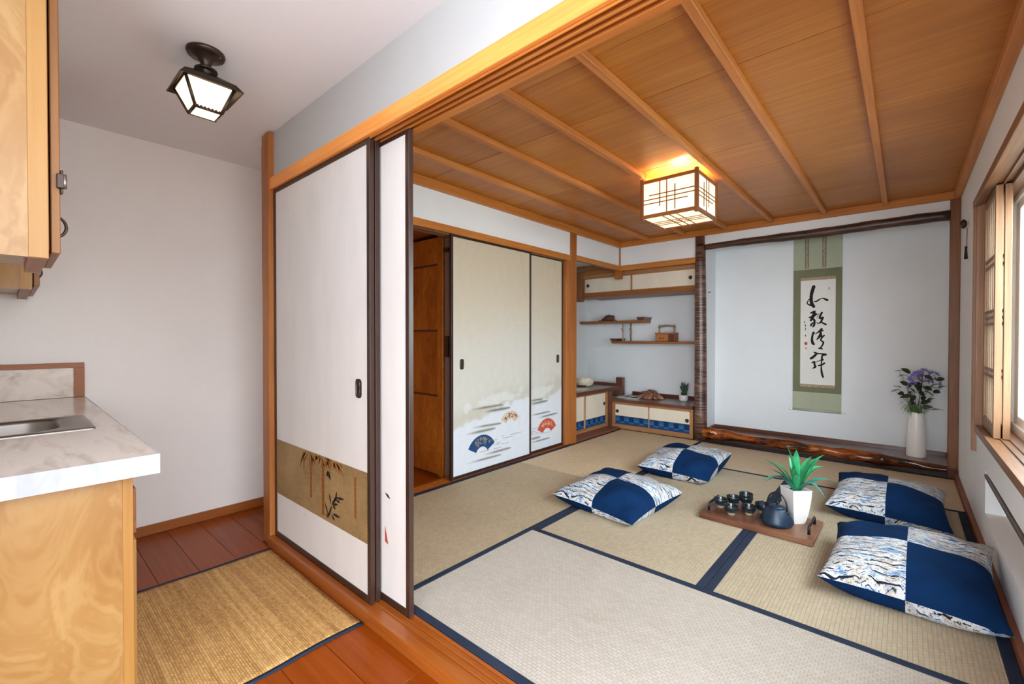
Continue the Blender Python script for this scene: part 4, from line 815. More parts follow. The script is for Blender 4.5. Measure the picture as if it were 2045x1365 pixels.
# bowl, papers, root, succulent
bw_ = empty('ceramic_bowl', (-3.20, 5.09, .505), 'cream glazed octagonal bowl on the left alcove counter', 'bowl')
bm = bmesh.new(); lathe_bm(bm, [(0, 0), (.085, 0), (.118, .018), (.128, .055), (.122, .098), (.127, .104), (.118, .108), (.108, .098), (.114, .05), (.09, .02), (0, .014)], (-3.20, 5.09, .505), 8)
bmesh.ops.bevel(bm, geom=list(bm.edges), offset=.006, segments=2, affect='EDGES')
for v in bm.verts: v.co.z += .003*math.sin(7*math.atan2(v.co.y-5.09, v.co.x+3.2))*((v.co.z-.505)/.1)
fin(bm, 'bowl_body', 'bowl', bw_, True)
def sheet(name, pts, z, label, cat, prints):
    e = empty(name, (sum(p[0] for p in pts)/4, sum(p[1] for p in pts)/4, z), label, cat)
    bm = bmesh.new(); poly_prism(bm, [(x, yy, z) for x, yy in pts], (0, 0, .003)); fin(bm, 'paper_sheet', 'paperwhite', e)
    bm = bmesh.new(); P = [Vector((x, yy, z+.0032)) for x, yy in pts]
    def at(u, v): return P[0]*(1-u)*(1-v)+P[1]*u*(1-v)+P[2]*u*v+P[3]*(1-u)*v
    for (u0, u1, v0, v1) in prints: poly_prism(bm, [at(u0, v0), at(u1, v0), at(u1, v1), at(u0, v1)], (0, 0, .0004))
    if prints: fin(bm, 'printed_block', 'print_ink', e)
    else: bm.free()
M['print_ink'] = plain('grey_print', '#4a545e', .8, .2)
sheet('magazine', [(-2.78, 5.20), (-2.53, 5.24), (-2.56, 5.52), (-2.79, 5.50)], .372, 'open magazine lying on the low cabinet beside the root', 'magazine', [(.12, .42, .55, .85), (.12, .42, .42, .5), (.12, .42, .3, .38), (.58, .9, .72, .8), (.58, .9, .2, .6)])
sheet('paper', [(-3.15, 4.50), (-2.93, 4.52), (-2.95, 4.80), (-3.17, 4.78)], .505, 'white sheet on the left alcove counter in front of the bowl', 'paper', [])
rt = empty('driftwood_root', (-2.43, 5.43, .372), 'gnarled brown root stump on the low alcove cabinet', 'root')
bm = bmesh.new(); bmesh.ops.create_icosphere(bm, subdivisions=5, radius=1); rs = random.Random(3)
for v in bm.verts:
    c = v.co.copy(); a = math.atan2(c.y, c.x); fl = max(0, 1-max(0, c.z))**1.3
    leg = (.5+.5*math.cos(7*a+.6*math.sin(2*a)))
    r = (.55+.55*fl*(.45+.75*leg))*(1+.05*math.sin(17*a+c.z*9)); hz = max(0, c.z)**.8
    v.co = Vector((-2.43+c.x*.145*r+.02*math.sin(3*a), 5.43+c.y*.10*r, .374+hz*(.095+.012*math.sin(5*a)+.01*math.sin(13*c.x*2))*(1-.25*leg*fl)))
fin(bm, 'root_body', 'driftwood', rt, True)
tube('root_branch', [(-2.52, 5.45, .44), (-2.56, 5.46, .435), (-2.60, 5.47, .425)], [.018, .012, .006], 'driftwood', rt, 8)
tube('root_branch', [(-2.34, 5.41, .41), (-2.30, 5.38, .39), (-2.27, 5.37, .378)], [.02, .014, .006], 'driftwood', rt, 8)
sp_ = empty('potted_succulent', (-2.02, 5.45, .372), 'small white pot with a dark green succulent on the low cabinet', 'plant')
lathe('pot', [(0, 0), (.040, 0), (.050, .012), (.054, .075), (.050, .077), (.047, .068), (0, .066)], (-2.02, 5.45, .372), 'white_ceramic', sp_, 28)
lathe('soil', [(0, .0685), (.047, .0685)], (-2.02, 5.45, .372), 'pebble', sp_, 16)
rs = random.Random(11)
for k in range(11):
    a = rs.uniform(0, 2*PI); r = rs.uniform(0, .030); x, yy = -2.02+r*math.cos(a), 5.45+r*math.sin(a); h = rs.uniform(.09, .155); lx, ly = rs.uniform(-.32, .38)*h, rs.uniform(-.3, .3)*h
    bm = bmesh.new(); sweep(bm, [(x, yy, .44), (x+lx*.5, yy+ly*.5, .44+h*.5), (x+lx, yy+ly, .44+h)], [.007, .006, .004], 6)
    for j in range(20):
        t_ = rs.uniform(.15, 1); b = rs.uniform(0, 2*PI); p = Vector((x+lx*t_, yy+ly*t_, .44+h*t_)); d = Vector((math.cos(b), math.sin(b), .7)).normalized()
        sweep(bm, [p, p+d*.010, p+d*.019], [.004, .0075, .002], 5)
    fin(bm, 'succulent_stem', 'succulent', sp_, True)

# ================================================================ HANGING SCROLL
sc = empty('hanging_scroll', (-.68, 5.535, .40), 'green silk hanging scroll with four large brush characters', 'scroll')
F = 5.538
box('silk_upper', (-.893, -.475, F, F+.003, 1.856, 2.22), 'scroll_pale', sc); box('silk_mount', (-.893, -.475, F-.0005, F+.003, .578, 1.856), 'scroll_green', sc); box('silk_lower', (-.893, -.475, F, F+.003, .40, .578), 'scroll_pale', sc)
box('paper_field', (-.828, -.528, F-.0015, F-.0005, .662, 1.742), 'scroll_paper', sc)
box('brocade_strip', (-.828, -.528, F-.0018, F-.0005, 1.742, 1.772), 'brocade', sc); box('brocade_strip', (-.828, -.528, F-.0018, F-.0005, .634, .662), 'brocade', sc)
for xa in (-.775, -.625):
    r = box('hanging_ribbon', (xa-.012, xa+.012, F-.003, F-.0015, 1.862, 2.22), 'brocade', sc)
    for q in (-.015, .013): boxes('ribbon_edge', [(xa+q, xa+q+.003, F-.0035, F-.0015, 1.872, 2.22)], 'black', r)
tube('roller', [(-.893, F, .392), (-.475, F, .392)], .013, 'scroll_pale', sc, 14)
for a, b in ((-.925, -.893), (-.475, -.443)): tube('roller_end', [(a, F, .392), (b, F, .392)], .0125, 'pale_ceramic', sc, 14, label='ivory roller knob')
def strokes(idx, name):
    bm = bmesh.new()
    for q, s_ in enumerate([CALLIGRAPHY[i] for i in idx]):
        P = [Vector((x, 0, z)) for x, z, w_ in s_]; W = [w_*.52 for _, _, w_ in s_]
        # smooth
        for _ in range(2):
            P2, W2 = [P[0]], [W[0]]
            for i in range(len(P)-1): P2 += [P[i]*.75+P[i+1]*.25, P[i]*.25+P[i+1]*.75]; W2 += [W[i]*.75+W[i+1]*.25, W[i]*.25+W[i+1]*.75]
            P2.append(P[-1]); W2.append(W[-1]); P, W = P2, W2
        yy = F-.0022-.00003*q; Lf, Rt = [], []
        for i, p in enumerate(P):
            d = (P[min(i+1, len(P)-1)]-P[max(i-1, 0)]); d = d.normalized() if d.length > 1e-6 else Vector((1, 0, 0)); n = Vector((-d.z, 0, d.x)); w_ = W[i]*(1+.08*math.sin(i*2.7+q))
            Lf.append(bm.verts.new((p.x+n.x*w_, yy, p.z+n.z*w_))); Rt.append(bm.verts.new((p.x-n.x*w_, yy, p.z-n.z*w_)))
        for i in range(len(P)-1): bm.faces.new((Lf[i], Lf[i+1], Rt[i+1], Rt[i]))
        for e, sg in ((0, -1), (-1, 1)):
            p = P[e]; d = (P[1]-P[0]).normalized()*-1 if e == 0 else (P[-1]-P[-2]).normalized(); n = Vector((-d.z, 0, d.x)); w_ = W[e]
            fan_ = [bm.verts.new((p.x+(n.x*math.cos(a)+d.x*math.sin(a))*w_, yy, p.z+(n.z*math.cos(a)+d.z*math.sin(a))*w_)) for a in np.linspace(0, PI, 9)]
            bm.faces.new(fan_)
    return fin(bm, name, 'black', sc)
strokes(range(0, 3), 'brush_character'); strokes(range(3, 11), 'brush_character'); strokes(range(15, 21), 'brush_character'); strokes(range(21, 28), 'brush_character')
strokes([12, 13, 14, 28, 29], 'small_signature'); strokes([11], 'corner_mark').data.materials[0] = M['seal']
box('red_seal', (SEALS[0][0]-.013, SEALS[0][0]+.013, F-.002, F-.0015, SEALS[0][1]-.014, SEALS[0][1]+.014), 'seal', sc); box('faded_seal', (SEALS[1][0]-.011, SEALS[1][0]+.011, F-.002, F-.0015, SEALS[1][1]-.012, SEALS[1][1]+.012), 'seal_pale', sc)
o = tube('wall_hook', [(-1.684, 5.28, 1.66), (-1.662, 5.28, 1.66), (-1.657, 5.28, 1.668)], .004, 'blackmetal', None, 6); tag(o, 'tiny dark hook beside the bark post in the scroll alcove', 'hook')

# ================================================================ VASE WITH FLOWERS
vx, vy = .081, 5.385
va = empty('flower_vase', (vx, vy, .088), 'tall ribbed white vase in the scroll alcove', 'vase')
prof = [(0, 0), (.068, 0), (.0695, .004)]
for k in range(80):
    z = .008+k*.0048; t_ = z/.395; r = .0695-.005*t_-.017*t_**2.2; prof.append((r+(.0009 if k % 2 else -.0004)*(1 if z > .09 else .3), z))
prof += [(.047, .394), (.043, .392), (.042, .36), (0, .30)]
lathe('vase_body', prof, (vx, vy, .088), 'pale_ceramic', va, 40)
fb = empty('flower_bouquet', (vx, vy, .44), 'bouquet of violet agapanthus, dark leaves and grass in the tall vase', 'flowers')
mouth = Vector((vx, vy, .46))
def leafblade(bm, base, tip, w_, sag=.0, n=6, up=Vector((0, 0, 1)), fold=.25):
    base, tip = Vector(base), Vector(tip); d = tip-base; side = d.cross(up); side = side.normalized() if side.length > 1e-5 else Vector((1, 0, 0)); nn = side.cross(d).normalized(); rows = []
    for i in range(n+1):
        t_ = i/n; p = base+d*t_+Vector((0, 0, sag*4*t_*(1-t_))); ww = w_*math.sin(PI*min(1, t_**.8*.92+.08))**.8/2
        if i == n: ww = w_*.02
        rows.append([bm.verts.new(p-side*ww+nn*ww*fold), bm.verts.new(p), bm.verts.new(p+side*ww+nn*ww*fold)])
    for a, b in zip(rows, rows[1:]):
        for k in range(2): bm.faces.new((a[k], a[k+1], b[k+1], b[k]))
rs = random.Random(21)
camd = (Vector((0, 0, 1.15))-Vector((vx, vy, .7))).normalized()
EXTRA = [(vx+rs.uniform(-.07, .12), 5.36+rs.uniform(-.04, .08), .55+rs.uniform(0, .20)) for _ in range(16)]
for i, p in enumerate(LEAVES+EXTRA):
    p = Vector(p)+camd*rs.uniform(-.05, .05); 
    if p.y > 5.50: p.y = 5.50-rs.uniform(0, .02)
    if p.x > .265: p.x = .262
    out = (p-mouth); out.z = rs.uniform(-.02, .02)*3; out.normalize(); L_ = rs.uniform(.065, .085)
    tip = p+out*L_*.5; 
    if tip.y > 5.525: tip.y = 5.525
    if tip.x > .285: tip.x = .285
    bm = bmesh.new(); leafblade(bm, p-out*L_*.5, tip, .036, .006, fold=.3, up=camd if i % 2 else Vector((0, 0, 1))); fin(bm, 'leaf', 'leaf_dark', fb, True)
bm = bmesh.new()
for p in LEAVES[:20:2]:
    q = Vector((min(p[0], .25), min(p[1], 5.5), p[2])); sweep(bm, [mouth-Vector((0, 0, .06)), mouth.lerp(q, .4)+Vector((0, 0, .03)), q], [.0025, .002, .0012], 5)
fin(bm, 'leaf_stems', 'leaf_dark', fb, True)
fc = Vector((.118, 5.41, .755))
bm = bmesh.new(); sweep(bm, [mouth-Vector((0, 0, .05)), Vector((.10, 5.395, .6)), fc], [.004, .0035, .0035], 6)
for p in FLOWERS:
    q = Vector((min(p[0], .26), min(p[1], 5.5), p[2])); sweep(bm, [fc, fc.lerp(q, .5)+Vector((0, 0, .006)), q], [.0015, .0013, .0018], 5)
for k in range(14):
    th = rs.uniform(.15, PI-.15); ph = rs.uniform(0, PI*2); q = fc+Vector((math.cos(th)*.10, math.sin(ph)*.05, math.sin(th)*.10)); sweep(bm, [fc, q], [.0013, .002], 5)
fin(bm, 'flower_stalks', 'petal_dark', fb, True)
for p in FLOWERS+[(.10, 5.38, .84), (.16, 5.43, .83), (.06, 5.36, .75), (.20, 5.46, .78), (.14, 5.41, .85)]:
    q = Vector((min(p[0], .262), min(p[1], 5.5), p[2])); ax = (q-fc+camd*.04).normalized(); bm = bmesh.new(); a0 = rs.uniform(0, 1)
    s_ = ax.orthogonal().normalized(); u_ = ax.cross(s_)
    for k in range(6):
        a = a0+k*PI/3; d = (s_*math.cos(a)+u_*math.sin(a))*.030+ax*.012; leafblade(bm, q, q+d, .015, 0, 4, up=ax, fold=.2)
    fin(bm, 'blossom', 'petal', fb, True)
bm = bmesh.new()
for p in GRASS*4:
    q = Vector(p)+Vector([rs.uniform(-.025, .025) for _ in range(3)]); m_ = mouth+Vector((rs.uniform(-.03, .03), rs.uniform(-.03, .03), 0)); c_ = m_.lerp(q, .5)+Vector((0, 0, .05+rs.uniform(0, .03)))
    leafblade(bm, m_, c_, .004, 0, 3); leafblade(bm, c_, q, .005, .01, 4)
for k in range(60):
    m_ = mouth+Vector((rs.uniform(-.04, .04), rs.uniform(-.04, .04), -.01)); leafblade(bm, m_, m_+Vector((rs.uniform(-.08, .08), rs.uniform(-.06, .05), rs.uniform(.06, .13))), .005, .0, 4)
g_ = fin(bm, 'grass_blades', 'grass_leaf', fb, True); g_['kind'] = 'stuff'
# window ornament
o = empty('tassel_ornament', (.325, 4.53, 1.93), 'small dark bronze disc with tassel hanging beside the window trim', 'ornament')
d_ = lathe('bronze_disc', [(0, -.012), (.02, -.010), (.032, -.004), (.034, 0), (.028, .006), (.012, .012), (0, .013)], (0, 0, 0), 'bronze', o, 20, local=True); d_.location = (-.018, 0, .03); d_.rotation_euler = (0, -PI/2, 0); d_.scale = (1, 1, 1.6)
tube('cord', [(.326, 4.53, 1.93), (.325, 4.53, 1.80)], .002, 'cord', o, 6); bm = bmesh.new(); lathe_bm(bm, [(0, 0), (.008, -.002), (.006, -.02), (.010, -.09), (0, -.092)], (.321, 4.53, 1.80), 10); fin(bm, 'tassel', 'cord', o, True)

# ================================================================ CUSHIONS
def cushion(c, rz, sx, sy, H, label, lifts=(0, 0, 0, 0), seed=1, tiltx=0.0):
    """corner lifts in order (-,-),(+,-),(+,+),(-,+)"""
    e = empty('floor_cushion', (c[0], c[1], 0), label, 'cushion', 'blue and white patchwork floor cushions', rz=rz)
    n = 26; rs = random.Random(seed); ph = [rs.uniform(0, 6) for _ in range(8)]
    zc = .08
    def pt(u, v, top):
        x = sx/2*u*(1-.085*(u*u)*(1-v*v)); yy = sy/2*v*(1-.085*(v*v)*(1-u*u))
        k = max(0, (1-u*u)*(1-v*v)); wr = .010*math.sin(5*u+3*v+ph[0])*math.sin(6*v-2*u+ph[1])+.006*math.sin(13*u*v+ph[2])+.004*math.sin(19*(u-v)+ph[3])*abs(u*v)
        L_ = (lifts[0]*(1-u)*(1-v)+lifts[1]*(1+u)*(1-v)+lifts[2]*(1+u)*(1+v)+lifts[3]*(1-u)*(1+v))/4
        edge = max(abs(u), abs(v))
        if top: z = zc+L_*edge**1.5+(H-zc)*k**.42+wr*k**.3
        else: z = max(.002, zc+L_*edge**1.5-(zc+.02+L_*.7)*min(1, k**.45*1.6))
        z -= 0
        return Vector((x, yy, max(.002, z)))
    for top in (True, False):
        for qi, (a, b) in enumerate(((-1, -1), (0, -1), (0, 0), (-1, 0))):
            blue = (qi in (1, 3)) if top else (qi in (0, 2))
            bm = bmesh.new(); uvl = bm.loops.layers.uv.new('UVMap'); g = [[bm.verts.new(pt(a+i/n, b+j/n, top)) for i in range(n+1)] for j in range(n+1)]
            for j in range(n):
                for i in range(n):
                    f = bm.faces.new((g[j][i], g[j][i+1], g[j+1][i+1], g[j+1][i])); f.smooth = True
                    for lp, (ii, jj) in zip(f.loops, ((i, j), (i+1, j), (i+1, j+1), (i, j+1))): lp[uvl].uv = ((a+ii/n)*.5+seed*1.7, (b+jj/n)*.5+qi*.37+seed+(0 if top else 3))
            if not top: bmesh.ops.reverse_faces(bm, faces=bm.faces)
            me = bpy.data.meshes.new('patch'); bm.to_mesh(me); bm.free(); link('blue_patch' if blue else 'printed_patch', me, 'blue' if blue else 'print', e)
    return e
cushion((-1.49, 2.80), -.09, .63, .66, .185, 'cushion in front of the closet, nearest the tray handle on the cup side', (-.02, -.045, -.01, .02), 1)
cushion((-1.41, 3.86), .03, .58, .70, .185, 'cushion farthest from the kitchen, by the shelf alcove', (-.01, -.03, .05, .03), 2)
cushion((-.08, 3.86), -.01, .60, .74, .185, 'cushion on the window side close to the scroll alcove', (-.01, -.03, .02, .03), 3)
cushion((.015, 2.745), -.02, .60, .66, .20, 'cushion pushed against the window wall, nearest the kitchen threshold', (-.01, -.02, .08, .03), 4)

# ================================================================ TRAY AND TEA SET
tr = empty('serving_tray', (-.67, 3.09, .0015), 'rectangular walnut board tray with black handles on the straw mats', 'tray', rz=-.012)
tz = .034
bm = bmesh.new(); bm_box(bm, -.305, .305, -.18, .18, 0, tz, .004); fin(bm, 'tray_board', 'tray', tr, local=True)
for sx_ in (-1, 1):
    x = sx_*.272; tube('tray_handle', [(x, -.095, tz-.002), (x, -.095, tz+.036), (x, -.088, tz+.042), (x, .088, tz+.042), (x, .095, tz+.036), (x, .095, tz-.002)], .0075, 'blackmetal', tr, 8, local=True)
tz += .0015
def cup(c, label, z=tz):
    e = empty('tea_cup', (c[0], c[1], z), label, 'cup', 'dark glazed tea cups on the tray')
    lathe('cup_body', [(0, .004), (.017, .004), (.018, 0), (.021, 0), (.022, .010), (.034, .022), (.041, .042), (.042, .056), (.0405, .0575), (.039, .055), (.037, .04), (.028, .02), (.012, .014), (0, .013)], (0, 0, 0), 'cup', e, 28, local=True)
    return e
cup((-.902, 3.10), 'cup closest to the far-left tray handle'); cup((-.815, 3.015), 'cup at the front edge of the tray, second from the handle'); cup((-.730, 3.085), 'middle cup in the front row on the tray')
cup((-.675, 3.18), 'cup next to the teapot spout'); cup((-.850, 3.195), 'back cup beside the stacked pair of cups'); cup((-.785, 3.245), 'lower cup of the stacked pair at the back of the tray'); cup((-.785, 3.245), 'upper cup of the stacked pair at the back of the tray', tz+.021)
tp_ = empty('teapot', (-.565, 3.03, tz), 'blue-black cast iron teapot with arched handle on the tray', 'teapot')
pf = [(0, 0), (.062, 0), (.078, .006), (.086, .020)]
for k in range(22):
    z = .022+k*.0036; t_ = (z-.022)/.078; r = .087-.034*t_**1.5; pf.append((r+(.0016 if k % 2 else -.001), z))
pf += [(.050, .102), (.046, .105), (0, .106)]
lathe('pot_body', pf, (0, 0, 0), 'teapot', tp_, 40, local=True)
ld = lathe('lid', [(0, .0), (.042, .0), (.043, .004), (.03, .010), (.008, .014), (0, .014)], (0, 0, .105), 'teapot', tp_, 32, local=True)
lathe('lid_knob', [(0, 0), (.005, 0), (.005, .006), (.010, .012), (.009, .020), (0, .024)], (0, 0, .118), 'blackmetal', ld, 16, local=True)
dv = Vector((-.90, -.32, 0)).normalized(); dv = Vector((-.97, .25, 0)).normalized()
tube('spout', [dv*.055+Vector((0, 0, .065)), dv*.08+Vector((0, 0, .085)), dv*.094+Vector((0, 0, .112))], [.019, .014, .0115], 'teapot', tp_, 14, local=True)
hp = []
for k in range(15):
    a = PI*k/14; hp.append(dv*(-.058*math.cos(PI-a)*1.0)*1.0+Vector((0, 0, .085+.105*math.sin(a)**.8)))
tube('arched_handle', hp, .0048, 'blackmetal', tp_, 8, local=True)
for s_ in (-1, 1): p = dv*.058*s_; bm = bmesh.new(); lathe_bm(bm, [(0, 0), (.010, 0), (.010, .014), (0, .016)], (p.x, p.y, .080), 12); fin(bm, 'handle_lug', 'blackmetal', tp_, True, local=True)
pp = empty('potted_dracaena', (-.488, 3.15, tz), 'strap-leaved green plant in a square tapered white pot on the tray', 'plant', rz=PI/4)
bm = bmesh.new(); hh = .205
def sq(r, z): return [bm.verts.new((sx_*r, sy_*r, z)) for sx_, sy_ in ((-1, -1), (1, -1), (1, 1), (-1, 1))]
lv = [sq(.034, 0), sq(.046, .06), sq(.054, .13), sq(.059, hh), sq(.053, hh), sq(.050, hh-.02)]
bm.faces.new(lv[0])
for a, b in zip(lv, lv[1:]):
    for k in range(4): bm.faces.new((a[k], a[(k+1) % 4], b[(k+1) % 4], b[k]))
bm.faces.new(lv[-1]); fin(bm, 'pot', 'white_ceramic', pp, local=True)
rs = random.Random(9)
bm = bmesh.new()
for k in range(70):
    m4 = Matrix.Translation((rs.uniform(-.045, .045), rs.uniform(-.045, .045), hh-.017)) @ Matrix.Rotation(rs.uniform(0, 3), 4, 'Z') @ Matrix.Diagonal((1, .7, .6, 1)); bmesh.ops.create_icosphere(bm, subdivisions=1, radius=rs.uniform(.004, .008), matrix=m4)
g_ = fin(bm, 'pebbles', 'pebble', pp, True, local=True); g_['kind'] = 'stuff'
base = Vector((0, 0, hh-.02)); inv = Matrix.Rotation(-PI/4, 3, 'Z'); o0 = Vector((-.488, 3.15, tz))
for i, tp3 in enumerate(TIPS):
    tip = inv @ (Vector(tp3)-o0); hz = tip.z-hh; hor = Vector((tip.x, tip.y, 0)); bm = bmesh.new(); n = 12; rows = []
    up_k = .09 if hz < .12 else .02; W_ = .042 if i < 14 else .034; b0 = base+hor*.06
    ctrl = b0+hor*.42+Vector((0, 0, max(.13, hz*.85+up_k)))
    side = hor.cross(Vector((0, 0, 1))).normalized()
    for j in range(n+1):
        t_ = j/n; p = b0*(1-t_)**2+ctrl*2*t_*(1-t_)+tip*t_*t_; d = (ctrl-b0)*(1-t_)+(tip-ctrl)*t_; nn = side.cross(d).normalized()
        if nn.z < 0: nn = -nn
        ww = W_/2*(.45+.55*math.sin(PI*min(1, t_*1.1)**.8))*(1-t_**4)+.0004
        rows.append([bm.verts.new(p-side*ww+nn*ww*.35), bm.verts.new(p), bm.verts.new(p+side*ww+nn*ww*.35)])
    for a, b in zip(rows, rows[1:]):
        for k in range(2): bm.faces.new((a[k], a[k+1], b[k+1], b[k]))
    fin(bm, 'strap_leaf', 'leaf_edge' if i in (2, 3, 4, 9, 10) else 'leaf', pp, True, local=True)

# ================================================================ LANTERN
ln = empty('ceiling_lantern', (-1.245, 3.253, 2.29), 'lit square paper and wood lantern hanging under the cedar ceiling', 'lamp')
X0, X1, Y0, Y1, Z0, Z1 = -1.437, -1.052, 3.060, 3.447, 2.005, 2.275; fr = .023
for x in (X0, X1):
    for yy in (Y0, Y1): box('corner_post', (x-.012, x+.012, yy-.012, yy+.012, Z0-.012, Z1+.012), 'brown_z', ln, .0015)
for z in (Z0, Z1-fr):
    for yy in (Y0, Y1): box('frame_rail', (X0+.012, X1-.012, yy-.009, yy+.009, z, z+fr), 'brown_x', ln, .001)
    for x in (X0, X1): box('frame_rail', (x-.009, x+.009, Y0+.012, Y1-.012, z, z+fr), 'brown_y', ln, .001)
W2, H2 = X1-X0, Z1-Z0-2*fr; zb = Z0+fr
for k, yy in enumerate((Y0, Y1)):
    box('paper_side', (X0+.010, X1-.010, yy-.001, yy+.001, zb, zb+H2), 'lamp_paper', ln); f = yy-.006 if k == 0 else yy+.002
    for fx, a, b in ((.34, .22, 1), (.47, 0, 1), (.62, .04, .82)): box('lattice_bar', (X0+W2*fx-.0034, X0+W2*fx+.0034, f, f+.004, zb+H2*a, zb+H2*b), 'brown_z', ln)
    for fz, a, b in ((.60, .14, .98), (.47, .02, .98), (.34, .02, .85)): box('lattice_bar', (X0+W2*a, X0+W2*b, f-.002, f+.002, zb+H2*fz-.0034, zb+H2*fz+.0034), 'brown_x', ln)
W3 = Y1-Y0
for k, x in enumerate((X0, X1)):
    box('paper_side', (x-.001, x+.001, Y0+.010, Y1-.010, zb, zb+H2), 'lamp_paper', ln); f = x-.006 if k == 0 else x+.002
    for fy, a, b in ((.34, .12, .86), (.47, 0, 1), (.60, .18, 1)): box('lattice_bar', (f, f+.004, Y0+W3*fy-.0034, Y0+W3*fy+.0034, zb+H2*a, zb+H2*b), 'brown_z', ln)
    for fz, a, b in ((.62, .12, .98), (.50, .02, .98), (.38, .02, .84)): box('lattice_bar', (f-.002, f+.002, Y0+W3*a, Y0+W3*b, zb+H2*fz-.0034, zb+H2*fz+.0034), 'brown_y', ln)
box('paper_bottom', (X0+.012, X1-.012, Y0+.012, Y1-.012, Z0+.004, Z0+.006), 'lamp_paper', ln)
for k in range(3):
    box('lattice_bar', (X0+W2*(.38+.13*k)-.0034, X0+W2*(.38+.13*k)+.0034, Y0+.01, Y1-.01, Z0-.001, Z0+.004), 'brown_y', ln); box('lattice_bar', (X0+.01, X1-.01, Y0+W3*(.38+.12*k)-.0034, Y0+W3*(.38+.12*k)+.0034, Z0-.005, Z0-.001), 'brown_x', ln)
for x in (X0+.02, X1):
    for yy in (Y0, Y1-.02):
        tube('hanging_hook', [(x, yy, Z1), (x+.001, yy, Z1+.025), (x+.006, yy, Z1+.035), (x, yy, Z1+.045), (x, yy, ZC+.004)], .0014, 'bronze', ln, 6)
lathe('socket_plate', [(0, 0), (.05, 0), (.052, -.012), (.02, -.02), (.02, -.05), (0, -.05)], (-1.245, 3.253, ZC+.002), 'white_ceramic', ln, 24)
lathe('bulb', [(0, 0), (.014, 0), (.016, -.02), (.030, -.055), (.026, -.080), (0, -.092)], (-1.245, 3.253, 2.287), 'lamp_glass', ln, 20)
pl = bpy.data.lights.new('lantern_bulb_light', 'POINT'); pl.energy = 5; pl.color = (1, .78, .5); pl.shadow_soft_size = .05
plo = bpy.data.objects.new('lantern_bulb_light', pl); C.objects.link(plo); plo.location = (-1.245, 3.253, 2.165)

# ================================================================ KITCHEN LIGHT
kl = empty('ceiling_light', (-2.195, .558, ZK), 'dark bronze flush lantern light with lit milk-glass panes on the kitchen ceiling', 'lamp')
cx, cy = -2.195, .558
cn = lathe('canopy', [(0, 0), (.068, 0), (.070, -.006), (.066, -.016), (.056, -.018), (.050, -.022), (.030, -.030), (.019, -.052), (.017, -.066), (0, -.066)], (cx, cy, ZK), 'bronze', kl, 36)
for s_ in (-1, 1): lathe('screw', [(0, 0), (.005, 0), (.004, -.003), (0, -.004)], (cx+s_*.035, cy+s_*.042, ZK-.0175), 'steel', cn, 10)
lathe('collar', [(0, 0), (.030, 0), (.040, -.006), (.042, -.012), (.036, -.012), (.026, -.008), (.018, -.014), (.020, -.030), (0, -.030)], (cx, cy, ZK-.066), 'bronze', kl, 32)
cx, cy = -2.225, .560
def sqr(bm, c, r, z): return [bm.verts.new((c[0]+a*r, c[1]+b*r, z)) for a, b in ((-1, -1), (1, -1), (1, 1), (-1, 1))]
bm = bmesh.new(); A_ = [sqr(bm, (-2.20, .558), .022, 2.246), sqr(bm, (-2.205, .558), .035, 2.240), sqr(bm, (-2.225, .562), .090, 2.215), sqr(bm, (-2.235, .565), .113, 2.188), sqr(bm, (-2.235, .565), .109, 2.188), sqr(bm, (-2.225, .562), .088, 2.210)]
bm.faces.new(A_[0])
for a, b in zip(A_, A_[1:]):
    for k in range(4): bm.faces.new((a[k], a[(k+1) % 4], b[(k+1) % 4], b[k]))
bm.faces.new(A_[-1]); fin(bm, 'roof', 'bronze', kl)
tc_, tr_, bc_, br_ = Vector((-2.226, .560, 2.196)), .086, Vector((-2.206, .558, 2.085)), .046
ct = [tc_+Vector((a*tr_, b*tr_, 0)) for a, b in ((-1, -1), (1, -1), (1, 1), (-1, 1))]; cb_ = [bc_+Vector((a*br_, b*br_, 0)) for a, b in ((-1, -1), (1, -1), (1, 1), (-1, 1))]
for k in range(4):
    q = (k+1) % 4; bm = bmesh.new(); bm.faces.new([bm.verts.new(p) for p in (ct[k], ct[q], cb_[q], cb_[k])]); ex = bmesh.ops.solidify(bm, geom=bm.faces[:], thickness=.002); fin(bm, 'glass_pane', 'lamp_glass', kl)
    bm = bmesh.new(); sweep(bm, [ct[k], cb_[k]], .0068, 6); sweep(bm, [cb_[k], cb_[q]], .0046, 6); sweep(bm, [ct[k], ct[q]], .005, 6)
    for j in range(7):
        p = cb_[k].lerp(cb_[q], (j+.5)/7); up = (ct[k]+ct[q]-cb_[k]-cb_[q]).normalized(); lathe_bm(bm, [(0, -.007), (.0065, 0), (0, .007)], p+up*.005, 8)
    fin(bm, 'corner_bar', 'bronze', kl, True)
box('bottom_glass', (bc_.x-br_+.002, bc_.x+br_-.002, bc_.y-br_+.002, bc_.y+br_-.002, 2.083, 2.086), 'lamp_glass', kl)

